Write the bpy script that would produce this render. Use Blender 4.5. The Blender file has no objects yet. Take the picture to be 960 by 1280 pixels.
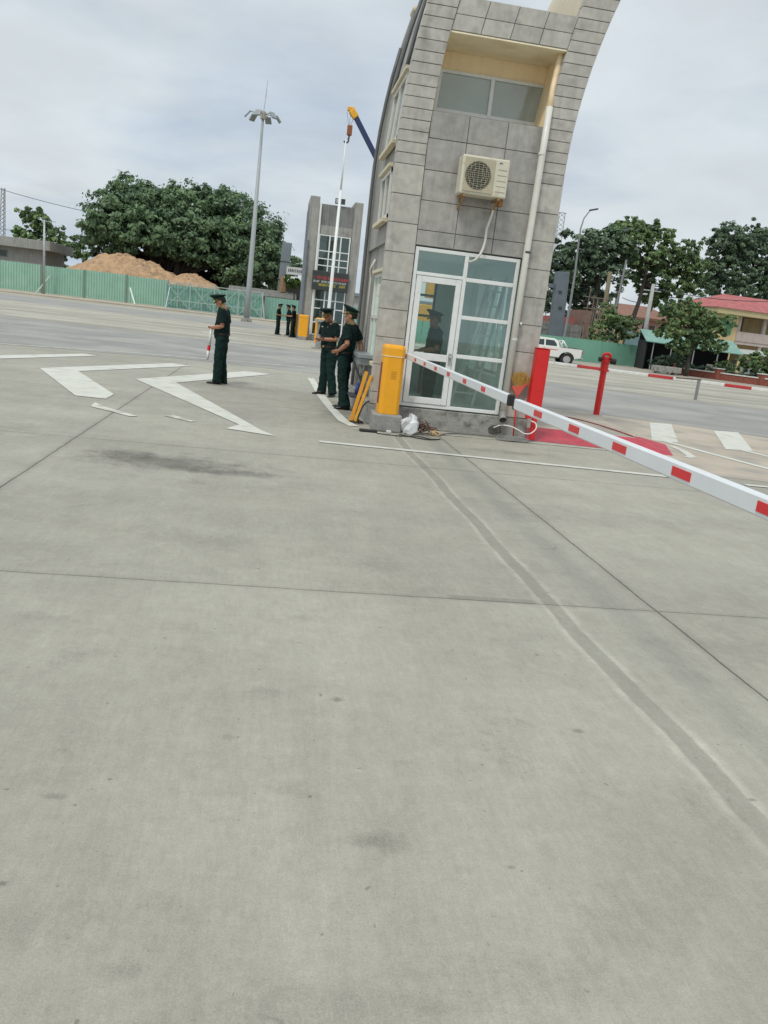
import bpy, math, random
import numpy as np
from mathutils import Vector, Matrix
random.seed(7); rng = np.random.default_rng(11)
R = math.radians
scn = bpy.context.scene
COL = scn.collection

# ------------------------------------------------------------------ camera
FPX, CH = 1012.0, 1.65
roll, yaw = R(6.55), R(9.0)
pitch = math.atan((640-397)*math.cos(roll)/FPX)
FW = Vector((math.sin(yaw)*math.cos(pitch), math.cos(yaw)*math.cos(pitch), -math.sin(pitch)))
RT0 = Vector((math.cos(yaw), -math.sin(yaw), 0)); UP0 = RT0.cross(FW)
RT = RT0*math.cos(roll)+UP0*math.sin(roll); UP = -RT0*math.sin(roll)+UP0*math.cos(roll)
cam = bpy.data.cameras.new('camera'); co = bpy.data.objects.new('camera', cam); COL.objects.link(co)
M = Matrix((RT, UP, -FW)).transposed().to_4x4(); M.translation = Vector((0, 0, CH))
co.matrix_world = M
cam.sensor_fit = 'VERTICAL'; cam.sensor_height = 36; cam.lens = FPX/1280*36
cam.clip_end = 3000; cam.clip_start = 0.05
scn.camera = co
def at(px, py, Y):
    """photo pixel -> world point at distance plane y = Y"""
    r = FW*FPX + RT*(px-480) - UP*(py-640); t = Y/r.y
    return Vector((r.x*t, Y, CH+r.z*t))
def ax(px, py, X):
    r = FW*FPX + RT*(px-480) - UP*(py-640); t = X/r.x
    return Vector((X, r.y*t, CH+r.z*t))
def gr(px, py, z=0):
    r = FW*FPX + RT*(px-480) - UP*(py-640); t = (z-CH)/r.z
    return Vector((r.x*t, r.y*t, z))

# ------------------------------------------------------------------ materials
MATS = {}
def nn(nt, t, **kw):
    n = nt.nodes.new(t)
    for k, v in kw.items(): setattr(n, k, v)
    return n
def mat(name, col, rough=.6, var=.15, scale=6., metal=0., bump=0., bscale=40., spec=.5, dirt=None, island=0., streak=0.):
    if name in MATS: return MATS[name]
    m = bpy.data.materials.new(name); m.use_nodes = True; nt = m.node_tree; L = nt.links
    b = nt.nodes['Principled BSDF']
    b.inputs['Roughness'].default_value = rough; b.inputs['Metallic'].default_value = metal
    b.inputs['Specular IOR Level'].default_value = spec
    tc = nn(nt, 'ShaderNodeTexCoord'); no = nn(nt, 'ShaderNodeTexNoise')
    no.inputs['Scale'].default_value = scale; no.inputs['Detail'].default_value = 6; no.inputs['Roughness'].default_value = .62
    L.new(tc.outputs['Object'], no.inputs['Vector'])
    mr = nn(nt, 'ShaderNodeMapRange'); L.new(no.outputs['Fac'], mr.inputs['Value'])
    mr.inputs['From Min'].default_value = .3; mr.inputs['From Max'].default_value = .7
    mr.inputs['To Min'].default_value = 1-var; mr.inputs['To Max'].default_value = 1+var
    out = mr.outputs[0]
    if island:
        g = nn(nt, 'ShaderNodeNewGeometry'); m2 = nn(nt, 'ShaderNodeMapRange'); L.new(g.outputs['Random Per Island'], m2.inputs['Value'])
        m2.inputs['To Min'].default_value = 1-island; m2.inputs['To Max'].default_value = 1+island
        mm = nn(nt, 'ShaderNodeMath', operation='MULTIPLY'); L.new(out, mm.inputs[0]); L.new(m2.outputs[0], mm.inputs[1]); out = mm.outputs[0]
    if streak:
        mp = nn(nt, 'ShaderNodeMapping'); mp.inputs['Scale'].default_value = (9, 9, .5); L.new(tc.outputs['Object'], mp.inputs[0])
        n3 = nn(nt, 'ShaderNodeTexNoise'); n3.inputs['Scale'].default_value = 1.2; n3.inputs['Detail'].default_value = 5; L.new(mp.outputs[0], n3.inputs['Vector'])
        m3 = nn(nt, 'ShaderNodeMapRange'); L.new(n3.outputs['Fac'], m3.inputs['Value'])
        m3.inputs['From Min'].default_value = .48; m3.inputs['From Max'].default_value = .7; m3.inputs['To Min'].default_value = 1; m3.inputs['To Max'].default_value = 1-streak
        mm = nn(nt, 'ShaderNodeMath', operation='MULTIPLY'); L.new(out, mm.inputs[0]); L.new(m3.outputs[0], mm.inputs[1]); out = mm.outputs[0]
    vm = nn(nt, 'ShaderNodeVectorMath', operation='SCALE'); vm.inputs[0].default_value = col[:3]
    L.new(out, vm.inputs['Scale']); cout = vm.outputs[0]
    if dirt:
        dcol, lo, hi, dsc = dirt
        n4 = nn(nt, 'ShaderNodeTexNoise'); n4.inputs['Scale'].default_value = dsc; n4.inputs['Detail'].default_value = 8; L.new(tc.outputs['Object'], n4.inputs['Vector'])
        m4 = nn(nt, 'ShaderNodeMapRange'); L.new(n4.outputs['Fac'], m4.inputs['Value']); m4.inputs['From Min'].default_value = lo; m4.inputs['From Max'].default_value = hi
        mx = nn(nt, 'ShaderNodeMix', data_type='RGBA'); L.new(m4.outputs[0], mx.inputs[0]); L.new(cout, mx.inputs[6]); mx.inputs[7].default_value = (*dcol, 1); cout = mx.outputs[2]
    L.new(cout, b.inputs['Base Color'])
    if bump:
        n5 = nn(nt, 'ShaderNodeTexNoise'); n5.inputs['Scale'].default_value = bscale; n5.inputs['Detail'].default_value = 5; L.new(tc.outputs['Object'], n5.inputs['Vector'])
        bp = nn(nt, 'ShaderNodeBump'); bp.inputs['Strength'].default_value = bump; bp.inputs['Distance'].default_value = .02
        L.new(n5.outputs['Fac'], bp.inputs['Height']); L.new(bp.outputs[0], b.inputs['Normal'])
    MATS[name] = m; return m
def glass(name, tint, refl=.5, base=.06, rough=.02):
    m = bpy.data.materials.new(name); m.use_nodes = True; nt = m.node_tree; L = nt.links
    nt.nodes.remove(nt.nodes['Principled BSDF']); out = nt.nodes['Material Output']
    t = nn(nt, 'ShaderNodeBsdfTransparent'); t.inputs[0].default_value = (*tint, 1)
    g = nn(nt, 'ShaderNodeBsdfGlossy'); g.inputs['Roughness'].default_value = rough; g.inputs[0].default_value = (.74, .93, .89, 1)
    lw = nn(nt, 'ShaderNodeFresnel'); lw.inputs[0].default_value = 1.5
    ma = nn(nt, 'ShaderNodeMath', operation='MULTIPLY_ADD'); L.new(lw.outputs[0], ma.inputs[0]); ma.inputs[1].default_value = refl*2; ma.inputs[2].default_value = base; ma.use_clamp = True
    mx = nn(nt, 'ShaderNodeMixShader'); L.new(ma.outputs[0], mx.inputs[0]); L.new(t.outputs[0], mx.inputs[1]); L.new(g.outputs[0], mx.inputs[2]); L.new(mx.outputs[0], out.inputs[0])
    return m
def leafmat(name, c1, c2):
    m = bpy.data.materials.new(name); m.use_nodes = True; nt = m.node_tree; L = nt.links
    b = nt.nodes['Principled BSDF']; b.inputs['Roughness'].default_value = .55; b.inputs['Specular IOR Level'].default_value = .25
    g = nn(nt, 'ShaderNodeNewGeometry'); tc = nn(nt, 'ShaderNodeTexCoord'); no = nn(nt, 'ShaderNodeTexNoise')
    no.inputs['Scale'].default_value = .5; no.inputs['Detail'].default_value = 4; L.new(tc.outputs['Object'], no.inputs['Vector'])
    a = nn(nt, 'ShaderNodeMath', operation='MULTIPLY_ADD'); L.new(g.outputs['Random Per Island'], a.inputs[0]); a.inputs[1].default_value = .5; 
    s = nn(nt, 'ShaderNodeMath', operation='MULTIPLY_ADD'); L.new(no.outputs['Fac'], s.inputs[0]); s.inputs[1].default_value = 2.0; s.inputs[2].default_value = -.80
    L.new(s.outputs[0], a.inputs[2]); a.use_clamp = True
    mx = nn(nt, 'ShaderNodeMix', data_type='RGBA'); L.new(a.outputs[0], mx.inputs[0]); mx.inputs[6].default_value = (*c1, 1); mx.inputs[7].default_value = (*c2, 1)
    L.new(mx.outputs[2], b.inputs['Base Color'])
    tr = nn(nt, 'ShaderNodeBsdfTranslucent'); L.new(mx.outputs[2], tr.inputs[0])
    ms = nn(nt, 'ShaderNodeMixShader'); ms.inputs[0].default_value = .3; L.new(b.outputs[0], ms.inputs[1]); L.new(tr.outputs[0], ms.inputs[2])
    L.new(ms.outputs[0], nt.nodes['Material Output'].inputs[0])
    return m

# ------------------------------------------------------------------ mesh builder
def tag(o, label=None, cat=None, group=None, kind=None):
    if label: o['label'] = label
    if cat: o['category'] = cat
    if group: o['group'] = group
    if kind: o['kind'] = kind
    return o
def thing(name, label, cat, loc=(0, 0, 0), group=None):
    o = bpy.data.objects.new(name, None); COL.objects.link(o); o.location = loc; o.empty_display_size = .2
    return tag(o, label, cat, group)
def wloc(o):
    v = Vector((0, 0, 0))
    while o: v += o.location; o = o.parent
    return v
class MB:
    def __init__(s): s.v = []; s.f = []
    def add(s, vs, fs):
        n = len(s.v); s.v += [tuple(p) for p in vs]; s.f += [tuple(i+n for i in f) for f in fs]; return s
    def box(s, x0, x1, y0, y1, z0, z1):
        return s.add([(x0,y0,z0),(x1,y0,z0),(x1,y1,z0),(x0,y1,z0),(x0,y0,z1),(x1,y0,z1),(x1,y1,z1),(x0,y1,z1)],
                     [(0,3,2,1),(4,5,6,7),(0,1,5,4),(1,2,6,5),(2,3,7,6),(3,0,4,7)])
    def obox(s, c, half, rot=None):   # oriented box
        m = rot or Matrix.Identity(3); vs = []
        for dz in (-1, 1):
            for dx, dy in ((-1,-1),(1,-1),(1,1),(-1,1)): vs.append(Vector(c)+m@Vector((dx*half[0], dy*half[1], dz*half[2])))
        return s.add(vs, [(0,3,2,1),(4,5,6,7),(0,1,5,4),(1,2,6,5),(2,3,7,6),(3,0,4,7)])
    def bar(s, a, b, w, h=None, up=(0,0,1)):
        a = Vector(a); b = Vector(b); d = b-a; h = h or w; z = d.normalized(); u = Vector(up)
        if abs(z.dot(u)) > .98: u = Vector((0,1,0))
        x = u.cross(z).normalized(); y = z.cross(x)
        vs = [p+x*sx*w/2+y*sy*h/2 for p in (a, b) for sx, sy in ((-1,-1),(1,-1),(1,1),(-1,1))]
        return s.add(vs, [(0,3,2,1),(4,5,6,7),(0,1,5,4),(1,2,6,5),(2,3,7,6),(3,0,4,7)])
    def prism(s, poly, y0, y1):       # polygon in xz, extruded along y
        n = len(poly); vs = [(x, y0, z) for x, z in poly]+[(x, y1, z) for x, z in poly]
        return s.add(vs, [tuple(range(n)), tuple(range(2*n-1, n-1, -1))]+[((i+1)%n, i, i+n, (i+1)%n+n) for i in range(n)])
    def slab(s, poly, z0, z1):        # polygon in xy
        n = len(poly); vs = [(p[0], p[1], z0) for p in poly]+[(p[0], p[1], z1) for p in poly]
        return s.add(vs, [tuple(range(n-1, -1, -1)), tuple(range(n, 2*n))]+[(i, (i+1)%n, (i+1)%n+n, i+n) for i in range(n)])
    def sheet(s, poly, z):
        return s.add([(p[0], p[1], z) for p in poly], [tuple(range(len(poly)))])
    def ribbon(s, pts, w, z, jit=0):
        P = [Vector((p[0], p[1], 0)) for p in pts]; vs = []
        for i, p in enumerate(P):
            d = (P[min(i+1, len(P)-1)]-P[max(i-1, 0)]).normalized(); n = Vector((-d.y, d.x, 0))
            ww = w/2*(1+random.uniform(-jit, jit)); vs += [(p.x+n.x*ww, p.y+n.y*ww, z), (p.x-n.x*ww, p.y-n.y*ww, z)]
        return s.add(vs, [(2*i, 2*i+1, 2*i+3, 2*i+2) for i in range(len(P)-1)])
    def tube(s, pts, rads, n=10, sq=1., cap=True):
        P = [Vector(p) for p in pts]
        if not hasattr(rads, '__len__'): rads = [rads]*len(P)
        u = None; base = len(s.v); vs = []
        for i, p in enumerate(P):
            d = (P[min(i+1, len(P)-1)]-P[max(i-1, 0)])
            d = d.normalized() if d.length > 1e-9 else Vector((0,0,1))
            if u is None: u = d.orthogonal().normalized()
            u = (u-d*u.dot(d)); u = u.normalized() if u.length > 1e-6 else d.orthogonal().normalized()
            w = d.cross(u)
            for k in range(n):
                a = 2*math.pi*k/n; vs.append(p+(u*math.cos(a)+w*math.sin(a)*sq)*rads[i])
        m = len(P); fs = [(i*n+k, i*n+(k+1)%n, (i+1)*n+(k+1)%n, (i+1)*n+k) for i in range(m-1) for k in range(n)]
        if cap: fs += [tuple(range(n-1, -1, -1)), tuple((m-1)*n+k for k in range(n))]
        return s.add(vs, fs)
    def loft(s, rings, n=20, cap=True):   # rings: (center, ux vec, uy vec)
        vs = []
        for c, ux, uy in rings:
            for k in range(n):
                a = 2*math.pi*k/n; vs.append(Vector(c)+Vector(ux)*math.cos(a)+Vector(uy)*math.sin(a))
        m = len(rings); fs = [(i*n+k, i*n+(k+1)%n, (i+1)*n+(k+1)%n, (i+1)*n+k) for i in range(m-1) for k in range(n)]
        if cap: fs += [tuple(range(n-1, -1, -1)), tuple((m-1)*n+k for k in range(n))]
        return s.add(vs, fs)
    def ball(s, c, r, rot=None, n=12, m=8):
        r = r if hasattr(r, '__len__') else (r, r, r); rot = rot or Matrix.Identity(3); vs = []
        for i in range(m+1):
            t = math.pi*(i+.02 if i == 0 else (i-.02 if i == m else i))/m
            for k in range(n):
                a = 2*math.pi*k/n; vs.append(Vector(c)+rot@Vector((r[0]*math.sin(t)*math.cos(a), r[1]*math.sin(t)*math.sin(a), -r[2]*math.cos(t))))
        return s.add(vs, [(i*n+k, i*n+(k+1)%n, (i+1)*n+(k+1)%n, (i+1)*n+k) for i in range(m) for k in range(n)]+[tuple(range(n-1,-1,-1)), tuple(m*n+k for k in range(n))])
    def build(s, name, m, parent=None, bevel=0, smooth=False, remesh=0, seg=2, weld=False):
        me = bpy.data.meshes.new(name); off = wloc(parent) if parent else Vector((0,0,0))
        me.from_pydata([(p[0]-off.x, p[1]-off.y, p[2]-off.z) for p in s.v], [], s.f); me.update()
        o = bpy.data.objects.new(name, me); COL.objects.link(o)
        if m: me.materials.append(m)
        if parent: o.parent = parent
        if smooth or remesh: me.polygons.foreach_set('use_smooth', [True]*len(me.polygons))
        if remesh:
            r = o.modifiers.new('r', 'REMESH'); r.mode = 'VOXEL'; r.voxel_size = remesh; r.use_smooth_shade = True
            q = o.modifiers.new('s', 'SMOOTH'); q.factor = .5; q.iterations = 3
        if bevel:
            bv = o.modifiers.new('b', 'BEVEL'); bv.width = bevel; bv.segments = seg; bv.limit_method = 'ANGLE'; bv.angle_limit = R(35); bv.harden_normals = False
        return o
def copy_tree(o, parent=None):
    c = o.copy(); COL.objects.link(c)
    if parent: c.parent = parent; c.matrix_parent_inverse = o.matrix_parent_inverse.copy()
    for ch in list(o.children): copy_tree(ch, c)
    return c
def structure(o): return tag(o, kind='structure')

# ------------------------------------------------------------------ common materials
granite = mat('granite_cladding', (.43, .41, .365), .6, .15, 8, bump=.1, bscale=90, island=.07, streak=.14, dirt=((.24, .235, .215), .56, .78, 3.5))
granite_d = mat('granite_infill', (.345, .33, .305), .6, .18, 7, bump=.1, bscale=90, island=.10, streak=.18, dirt=((.19, .185, .17), .55, .8, 2.2))  # darker granite tone of the infill slabs
graniteR = mat('render_grey', (.32, .31, .285), .8, .12, 3, bump=.15, bscale=60, streak=.3, dirt=((.18, .175, .16), .58, .8, 2))
grout = mat('dark_grout', (.15, .147, .132), .9, .2)
concr = mat('rough_concrete', (.30, .295, .27), .9, .2, 7, bump=.6, bscale=35, dirt=((.13, .125, .11), .52, .7, 6))
cream = mat('cream_paint', (.93, .75, .48), .7, .05, 3, streak=.06)
creamw = mat('pale_cream_paint', (.62, .55, .40), .7, .06, 2, streak=.15)
whitem = mat('white_aluminium', (.72, .73, .71), .35, .05, 8, dirt=((.45, .42, .35), .62, .85, 9))
whitep = mat('white_pvc', (.66, .64, .58), .4, .08, 4, dirt=((.4, .33, .22), .6, .85, 5))
yellow = mat('yellow_enamel', (.80, .36, .012), .4, .06, 5, dirt=((.5, .25, .05), .66, .85, 8))
redp = mat('red_paint', (.62, .015, .015), .38, .08, 6)
redk = mat('faded_red_paint', (.42, .035, .055), .7, .22, 5, dirt=((.25, .1, .09), .58, .8, 4))
whitek = mat('kerb_white_paint', (.66, .66, .62), .8, .1, 4, dirt=((.4, .38, .33), .6, .8, 3))
black = mat('black_rubber', (.012, .012, .012), .6, .2)
darkm = mat('dark_metal', (.05, .055, .06), .5, .2)
steel = mat('galvanised_steel', (.38, .40, .41), .45, .12, 8, metal=.5)
bluesteel = mat('blue_grey_steel', (.12, .15, .175), .5, .12, 3)
alu = mat('ladder_aluminium', (.42, .46, .45), .35, .08, 8, metal=.5)
skin = mat('skin', (.36, .165, .095), .5, .08, 20)
unif = mat('green_uniform_cloth', (.0070, .0180, .0160), .9, .25, 14, bump=.4, bscale=24, spec=.15)
unift = mat('green_trouser_cloth', (.0080, .0240, .0205), .9, .25, 10, bump=.5, bscale=16, spec=.15)
capm = mat('cap_cloth', (.007, .022, .018), .85, .2, 20, spec=.2)
goldm = mat('gold_braid', (.55, .33, .06), .4, .1, 30, metal=.3)
shoem = mat('black_leather', (.008, .008, .009), .3, .2)
hairm = mat('black_hair', (.01, .008, .007), .6, .3, 60)
fenceg = mat('green_sheet_metal', (.28, .47, .37), .5, .08, 1.2, dirt=((.36, .50, .41), .55, .8, .8))
hoardg = mat('green_hoarding_board', (.17, .38, .28), .55, .08, .7, dirt=((.22, .42, .33), .55, .8, 1))
barkm = mat('bark', (.06, .05, .04), .9, .3, 6, bump=.4, bscale=12)
leafA = leafmat('banyan_leaves', (.068, .110, .070), (.25, .37, .18))  # this and the next two leaf tones lightened, distance haze painted in
leafB = leafmat('street_tree_leaves', (.075, .128, .062), (.27, .38, .155))
leafC = leafmat('dark_leaves', (.066, .106, .074), (.20, .285, .165))
clearglass = glass('green_tinted_glass', (.82, .95, .92), .4, .19)
doorglass = glass('dark_door_glass', (.72, .80, .77), .35, .06)
skyglass = glass('upper_glass', (.5, .58, .52), .9, .35)
winback = mat('window_dark', (.045, .06, .058), .15, .3, 1.5)

# ------------------------------------------------------------------ ground
def ground_material():
    m = bpy.data.materials.new('concrete_apron'); m.use_nodes = True; nt = m.node_tree; L = nt.links
    b = nt.nodes['Principled BSDF']; b.inputs['Roughness'].default_value = .82; b.inputs['Specular IOR Level'].default_value = .3
    tc = nn(nt, 'ShaderNodeTexCoord'); P = tc.outputs['Object']
    def noise(scale, det=6, rough=.6, vec=None, dist=0):
        n = nn(nt, 'ShaderNodeTexNoise'); n.inputs['Scale'].default_value = scale; n.inputs['Detail'].default_value = det
        n.inputs['Roughness'].default_value = rough; n.inputs['Distortion'].default_value = dist; L.new(vec or P, n.inputs['Vector']); return n.outputs['Fac']
    def mr(v, a, b_, c, d, smooth=True):
        n = nn(nt, 'ShaderNodeMapRange'); 
        if smooth: n.interpolation_type = 'SMOOTHSTEP'
        L.new(v, n.inputs[0]); n.inputs[1].default_value = a; n.inputs[2].default_value = b_; n.inputs[3].default_value = c; n.inputs[4].default_value = d; return n.outputs[0]
    def ma(op, a, b_=None, c=None):
        n = nn(nt, 'ShaderNodeMath', operation=op)
        for i, q in enumerate((a, b_, c)):
            if q is None: continue
            if isinstance(q, (int, float)): n.inputs[i].default_value = q
            else: L.new(q, n.inputs[i])
        return n.outputs[0]
    sp = nn(nt, 'ShaderNodeSeparateXYZ'); L.new(P, sp.inputs[0]); X, Y = sp.outputs[0], sp.outputs[1]
    mp = nn(nt, 'ShaderNodeMapping'); mp.inputs['Scale'].default_value = (1, .12, 1); L.new(P, mp.inputs[0])
    mp2 = nn(nt, 'ShaderNodeMapping'); mp2.inputs['Scale'].default_value = (.10, 1, 1); L.new(P, mp2.inputs[0])
    # tone: large clouds, brushed streaks along the lane, fine grain
    v = mr(noise(.35, 5, .6), .3, .7, .90, 1.09)
    v = ma('MULTIPLY', v, mr(noise(1.6, 8, .68), .3, .7, .93, 1.06))
    v = ma('MULTIPLY', v, mr(noise(6, 8, .72), .3, .7, .955, 1.04))
    v = ma('MULTIPLY', v, mr(noise(42, 6, .8, mp.outputs[0]), .3, .7, .95, 1.05)); v = ma('MULTIPLY', v, mr(noise(9, 7, .75, mp.outputs[0]), .3, .7, .965, 1.035)); v = ma('MULTIPLY', v, mr(noise(20, 6, .75), .3, .7, .95, 1.05))
    v = ma('MULTIPLY', v, mr(noise(170, 4, .85), .32, .68, .86, 1.12)); v = ma('MULTIPLY', v, mr(noise(62, 5, .8), .32, .68, .95, 1.05))
    # scattered darker scuffs
    scuff = ma('MULTIPLY', mr(noise(2.2, 10, .75, None, .6), .60, .72, 0, 1), mr(noise(45, 5, .7), .42, .62, 0, 1))
    v = ma('MULTIPLY', v, ma('MULTIPLY_ADD', scuff, -.20, 1))
    pits = mr(noise(26, 2, .4), .735, .765, 0, 1)
    v = ma('MULTIPLY', v, ma('MULTIPLY_ADD', pits, -.35, 1))
    # per-slab tone
    fx = ma('FLOOR', ma('DIVIDE', ma('SUBTRACT', X, -2.05), 4.65)); 
    wn = nn(nt, 'ShaderNodeTexWhiteNoise'); wn.noise_dimensions = '2D'; cx = nn(nt, 'ShaderNodeCombineXYZ'); L.new(fx, cx.inputs[0])
    fy = ma('FLOOR', ma('DIVIDE', ma('SUBTRACT', Y, -.15), 4.82)); L.new(fy, cx.inputs[1]); L.new(cx.outputs[0], wn.inputs['Vector'])
    v = ma('MULTIPLY', v, mr(wn.outputs['Value'], 0, 1, .965, 1.03, False))
    # joints
    wob = ma('MULTIPLY', ma('SUBTRACT', noise(2.5, 6, .7), .5), .03)
    def joint(coord, off, pitch_, w, dark):
        t = ma('DIVIDE', ma('SUBTRACT', ma('ADD', coord, wob), off), pitch_); fr = ma('ABSOLUTE', ma('SUBTRACT', t, ma('ROUND', t)))
        d = ma('MULTIPLY', fr, pitch_)
        core = mr(d, w*.55, w, 1, 0); halo = mr(d, w, w*7, .32, 0)
        return ma('MULTIPLY', ma('MAXIMUM', core, ma('MULTIPLY', halo, noise(3.0, 4))), dark)
    jx = joint(X, -2.05, 4.65, .011, .62); jy = joint(Y, 4.67, 4.55, .009, .5)
    near = mr(Y, 20, 21.5, 1, 0)
    v = ma('MULTIPLY', v, ma('SUBTRACT', 1, ma('MULTIPLY', ma('MAXIMUM', jx, jy), near)))
    # patched saw-cut strip down to the cabinet
    wob2 = ma('MULTIPLY', ma('SUBTRACT', noise(.55, 3, .5), .5), .16)
    ds = ma('ABSOLUTE', ma('SUBTRACT', ma('ADD', X, wob2), 1.885))
    inlen = ma('MULTIPLY', mr(Y, 1.9, 2.7, 0, 1), mr(Y, 12.0, 12.05, 1, 0))
    ds2 = ma('ADD', ds, ma('MULTIPLY', ma('SUBTRACT', noise(7, 7, .75), .5), .035))
    fill = ma('MULTIPLY', mr(ds2, .042, .055, 1, 0), inlen)
    edge = ma('MULTIPLY', ma('MULTIPLY', mr(ds2, .050, .060, 0, 1), mr(ds2, .065, .115, 1, 0)), ma('MULTIPLY', inlen, mr(noise(3.3, 7, .7), .35, .6, .15, 1)))
    v = ma('MULTIPLY', v, ma('MULTIPLY_ADD', fill, -.15, 1))
    v = ma('MULTIPLY', v, ma('MULTIPLY_ADD', edge, .24, 1))
    # dark crack sealing along part of the y joint
    seal = ma('MULTIPLY', mr(ma('ABSOLUTE', ma('SUBTRACT', ma('ADD', Y, wob), 4.70)), .035, .05, 1, 0), ma('MULTIPLY', mr(X, 1.2, 1.22, 0, 1), mr(X, 1.75, 1.8, 1, 0)))
    v = ma('MULTIPLY', v, ma('MULTIPLY_ADD', seal, -.2, 1))
    # hairline cracks, tyre smears
    vor = nn(nt, 'ShaderNodeTexVoronoi'); vor.feature = 'DISTANCE_TO_EDGE'; vor.inputs['Scale'].default_value = .42
    wv = nn(nt, 'ShaderNodeMix', data_type='RGBA', blend_type='ADD'); wv.inputs[0].default_value = .35; cn = nn(nt, 'ShaderNodeTexNoise'); cn.inputs['Scale'].default_value = 2.2; cn.inputs['Detail'].default_value = 9; cn.inputs['Roughness'].default_value = .7; L.new(P, cn.inputs['Vector']); L.new(P, wv.inputs[6]); L.new(cn.outputs['Color'], wv.inputs[7]); L.new(wv.outputs[2], vor.inputs['Vector'])
    crack = ma('MULTIPLY', mr(vor.outputs['Distance'], .0012, .004, 1, 0), mr(noise(.9, 3), .56, .66, 0, 1))
    v = ma('MULTIPLY', v, ma('MULTIPLY_ADD', crack, -.25, 1))
    for tx, ty, tw in ((-.9, .15, .16), (.75, .12, .15), (3.3, .1, .2)):
        dd = ma('ABSOLUTE', ma('SUBTRACT', ma('ADD', Y, ma('MULTIPLY', noise(.25, 2), 1.2)), 6.9+tx*1.6)); v = ma('MULTIPLY', v, ma('SUBTRACT', 1, ma('MULTIPLY', ma('MULTIPLY', mr(dd, tw*.4, tw, 1, 0), mr(noise(9, 7, .75), .4, .65, 0, 1)), .07)))
    blot = ma('MULTIPLY', mr(noise(1.1, 8, .8, None, .8), .56, .66, 0, 1), mr(noise(14, 8, .8), .45, .6, 0, 1)); v = ma('MULTIPLY', v, ma('MULTIPLY_ADD', blot, -.16, 1))
    chips = mr(noise(55, 3, .5), .70, .74, 0, 1); v = ma('MULTIPLY', v, ma('MULTIPLY_ADD', chips, -.22, 1)); chl = mr(noise(48, 3, .5, mp.outputs[0]), .70, .76, 0, 1); v = ma('MULTIPLY', v, ma('MULTIPLY_ADD', chl, .10, 1))
    # damp patches, dark patches and spots; shadow painted right of the lone officer
    spots = [(-.95,8.25,.85,.42,.50),(-.25,8.0,.55,.16,.35),(-1.45,8.5,.35,.3,.3),(-2.3,6.2,.5,.5,.16),(.45,2.27,.10,.05,.28),(.4,3.25,.035,.028,.5),(-.8,3.55,.12,.12,.12),(.1,3.3,.1,.08,.16),
             (.2,2.55,.10,.06,.14),(-.6,2.48,.05,.02,.3),(1.45,3.05,.03,.02,.4),(1.97,2.56,.02,.012,.5),(.88,2.15,.02,.016,.4),(-.63,2.06,.018,.014,.5),(.3,1.62,.35,.10,.12),(-.25,1.75,.06,.04,.2),(-.55,1.9,.2,.1,.10),(.75,1.7,.3,.1,.11),(1.15,1.9,.2,.12,.10),(-.1,1.55,.25,.05,.12),(-.05,2.9,.05,.03,.2),(.62,2.75,.07,.03,.15),(-1.1,4.0,.2,.1,.18),(.9,5.3,.3,.2,.12),(-.4,5.6,.5,.25,.12),(.3,4.2,.12,.06,.2),
             (1.5,3.9,.25,.25,.08),(3.5,7.2,.8,.5,.07),(3.4,11.0,.8,.14,.22),(-4.3,12.5,1.4,.5,.12),(-.2,13.2,1.1,.9,.12),(2.9,4.1,.35,.2,.10),(1.2,13.6,.35,1.6,.30),(-.6,16.4,.9,.35,.25),(-3.2,9.5,.9,.5,.15)]
    warp = ma('ADD', ma('MULTIPLY', ma('SUBTRACT', noise(3.2, 8, .8), .5), 2.6), ma('MULTIPLY', ma('SUBTRACT', noise(24, 6, .8), .5), 1.2))
    grit = mr(noise(110, 6, .85), .38, .62, .35, 1.3)
    for x, y, rx, ry, s in spots:
        a = ma('DIVIDE', ma('SUBTRACT', X, x), rx); c = ma('DIVIDE', ma('SUBTRACT', Y, y), ry)
        d = ma('ADD', ma('SQRT', ma('ADD', ma('MULTIPLY', a, a), ma('MULTIPLY', c, c))), warp)
        v = ma('MULTIPLY', v, ma('SUBTRACT', 1, ma('MULTIPLY', mr(d, .1, 1.35, s, 0), grit if y < 5 else mr(grit, .15, 1.5, .75, 1.2))))
    vm = nn(nt, 'ShaderNodeVectorMath', operation='SCALE'); 
    mx = nn(nt, 'ShaderNodeMix', data_type='RGBA'); L.new(noise(.8, 5), mx.inputs[0]); mx.inputs[6].default_value = (.318, .300, .245, 1); mx.inputs[7].default_value = (.336, .320, .268, 1)
    # warmer, dustier far beyond the lane
    far = nn(nt, 'ShaderNodeMix', data_type='RGBA'); L.new(mr(Y, 21, 45, 0, 1), far.inputs[0]); L.new(mx.outputs[2], far.inputs[6]); far.inputs[7].default_value = (.37, .345, .285, 1)
    fs = mr(noise(.55, 6, .6, mp2.outputs[0]), .35, .65, .78, 1.12); fm = nn(nt, 'ShaderNodeMix', data_type='FLOAT')
    L.new(mr(Y, 21, 26, 0, 1), fm.inputs[0]); fm.inputs[2].default_value = 1; L.new(fs, fm.inputs[3]); v = ma('MULTIPLY', v, fm.outputs[0])
    L.new(far.outputs[2], vm.inputs[0]); L.new(v, vm.inputs['Scale']); L.new(vm.outputs[0], b.inputs['Base Color'])
    bp = nn(nt, 'ShaderNodeBump'); bp.inputs['Strength'].default_value = .35; bp.inputs['Distance'].default_value = .006
    L.new(ma('ADD', noise(120, 4, .8), ma('MULTIPLY', noise(14, 5, .7), .8)), bp.inputs['Height']); L.new(bp.outputs[0], b.inputs['Normal'])
    return m
g = MB(); g.add([(-900, -60, 0), (900, -60, 0), (900, 1400, 0), (-900, 1400, 0)], [(0, 1, 2, 3)])
structure(g.build('ground', ground_material()))
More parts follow.
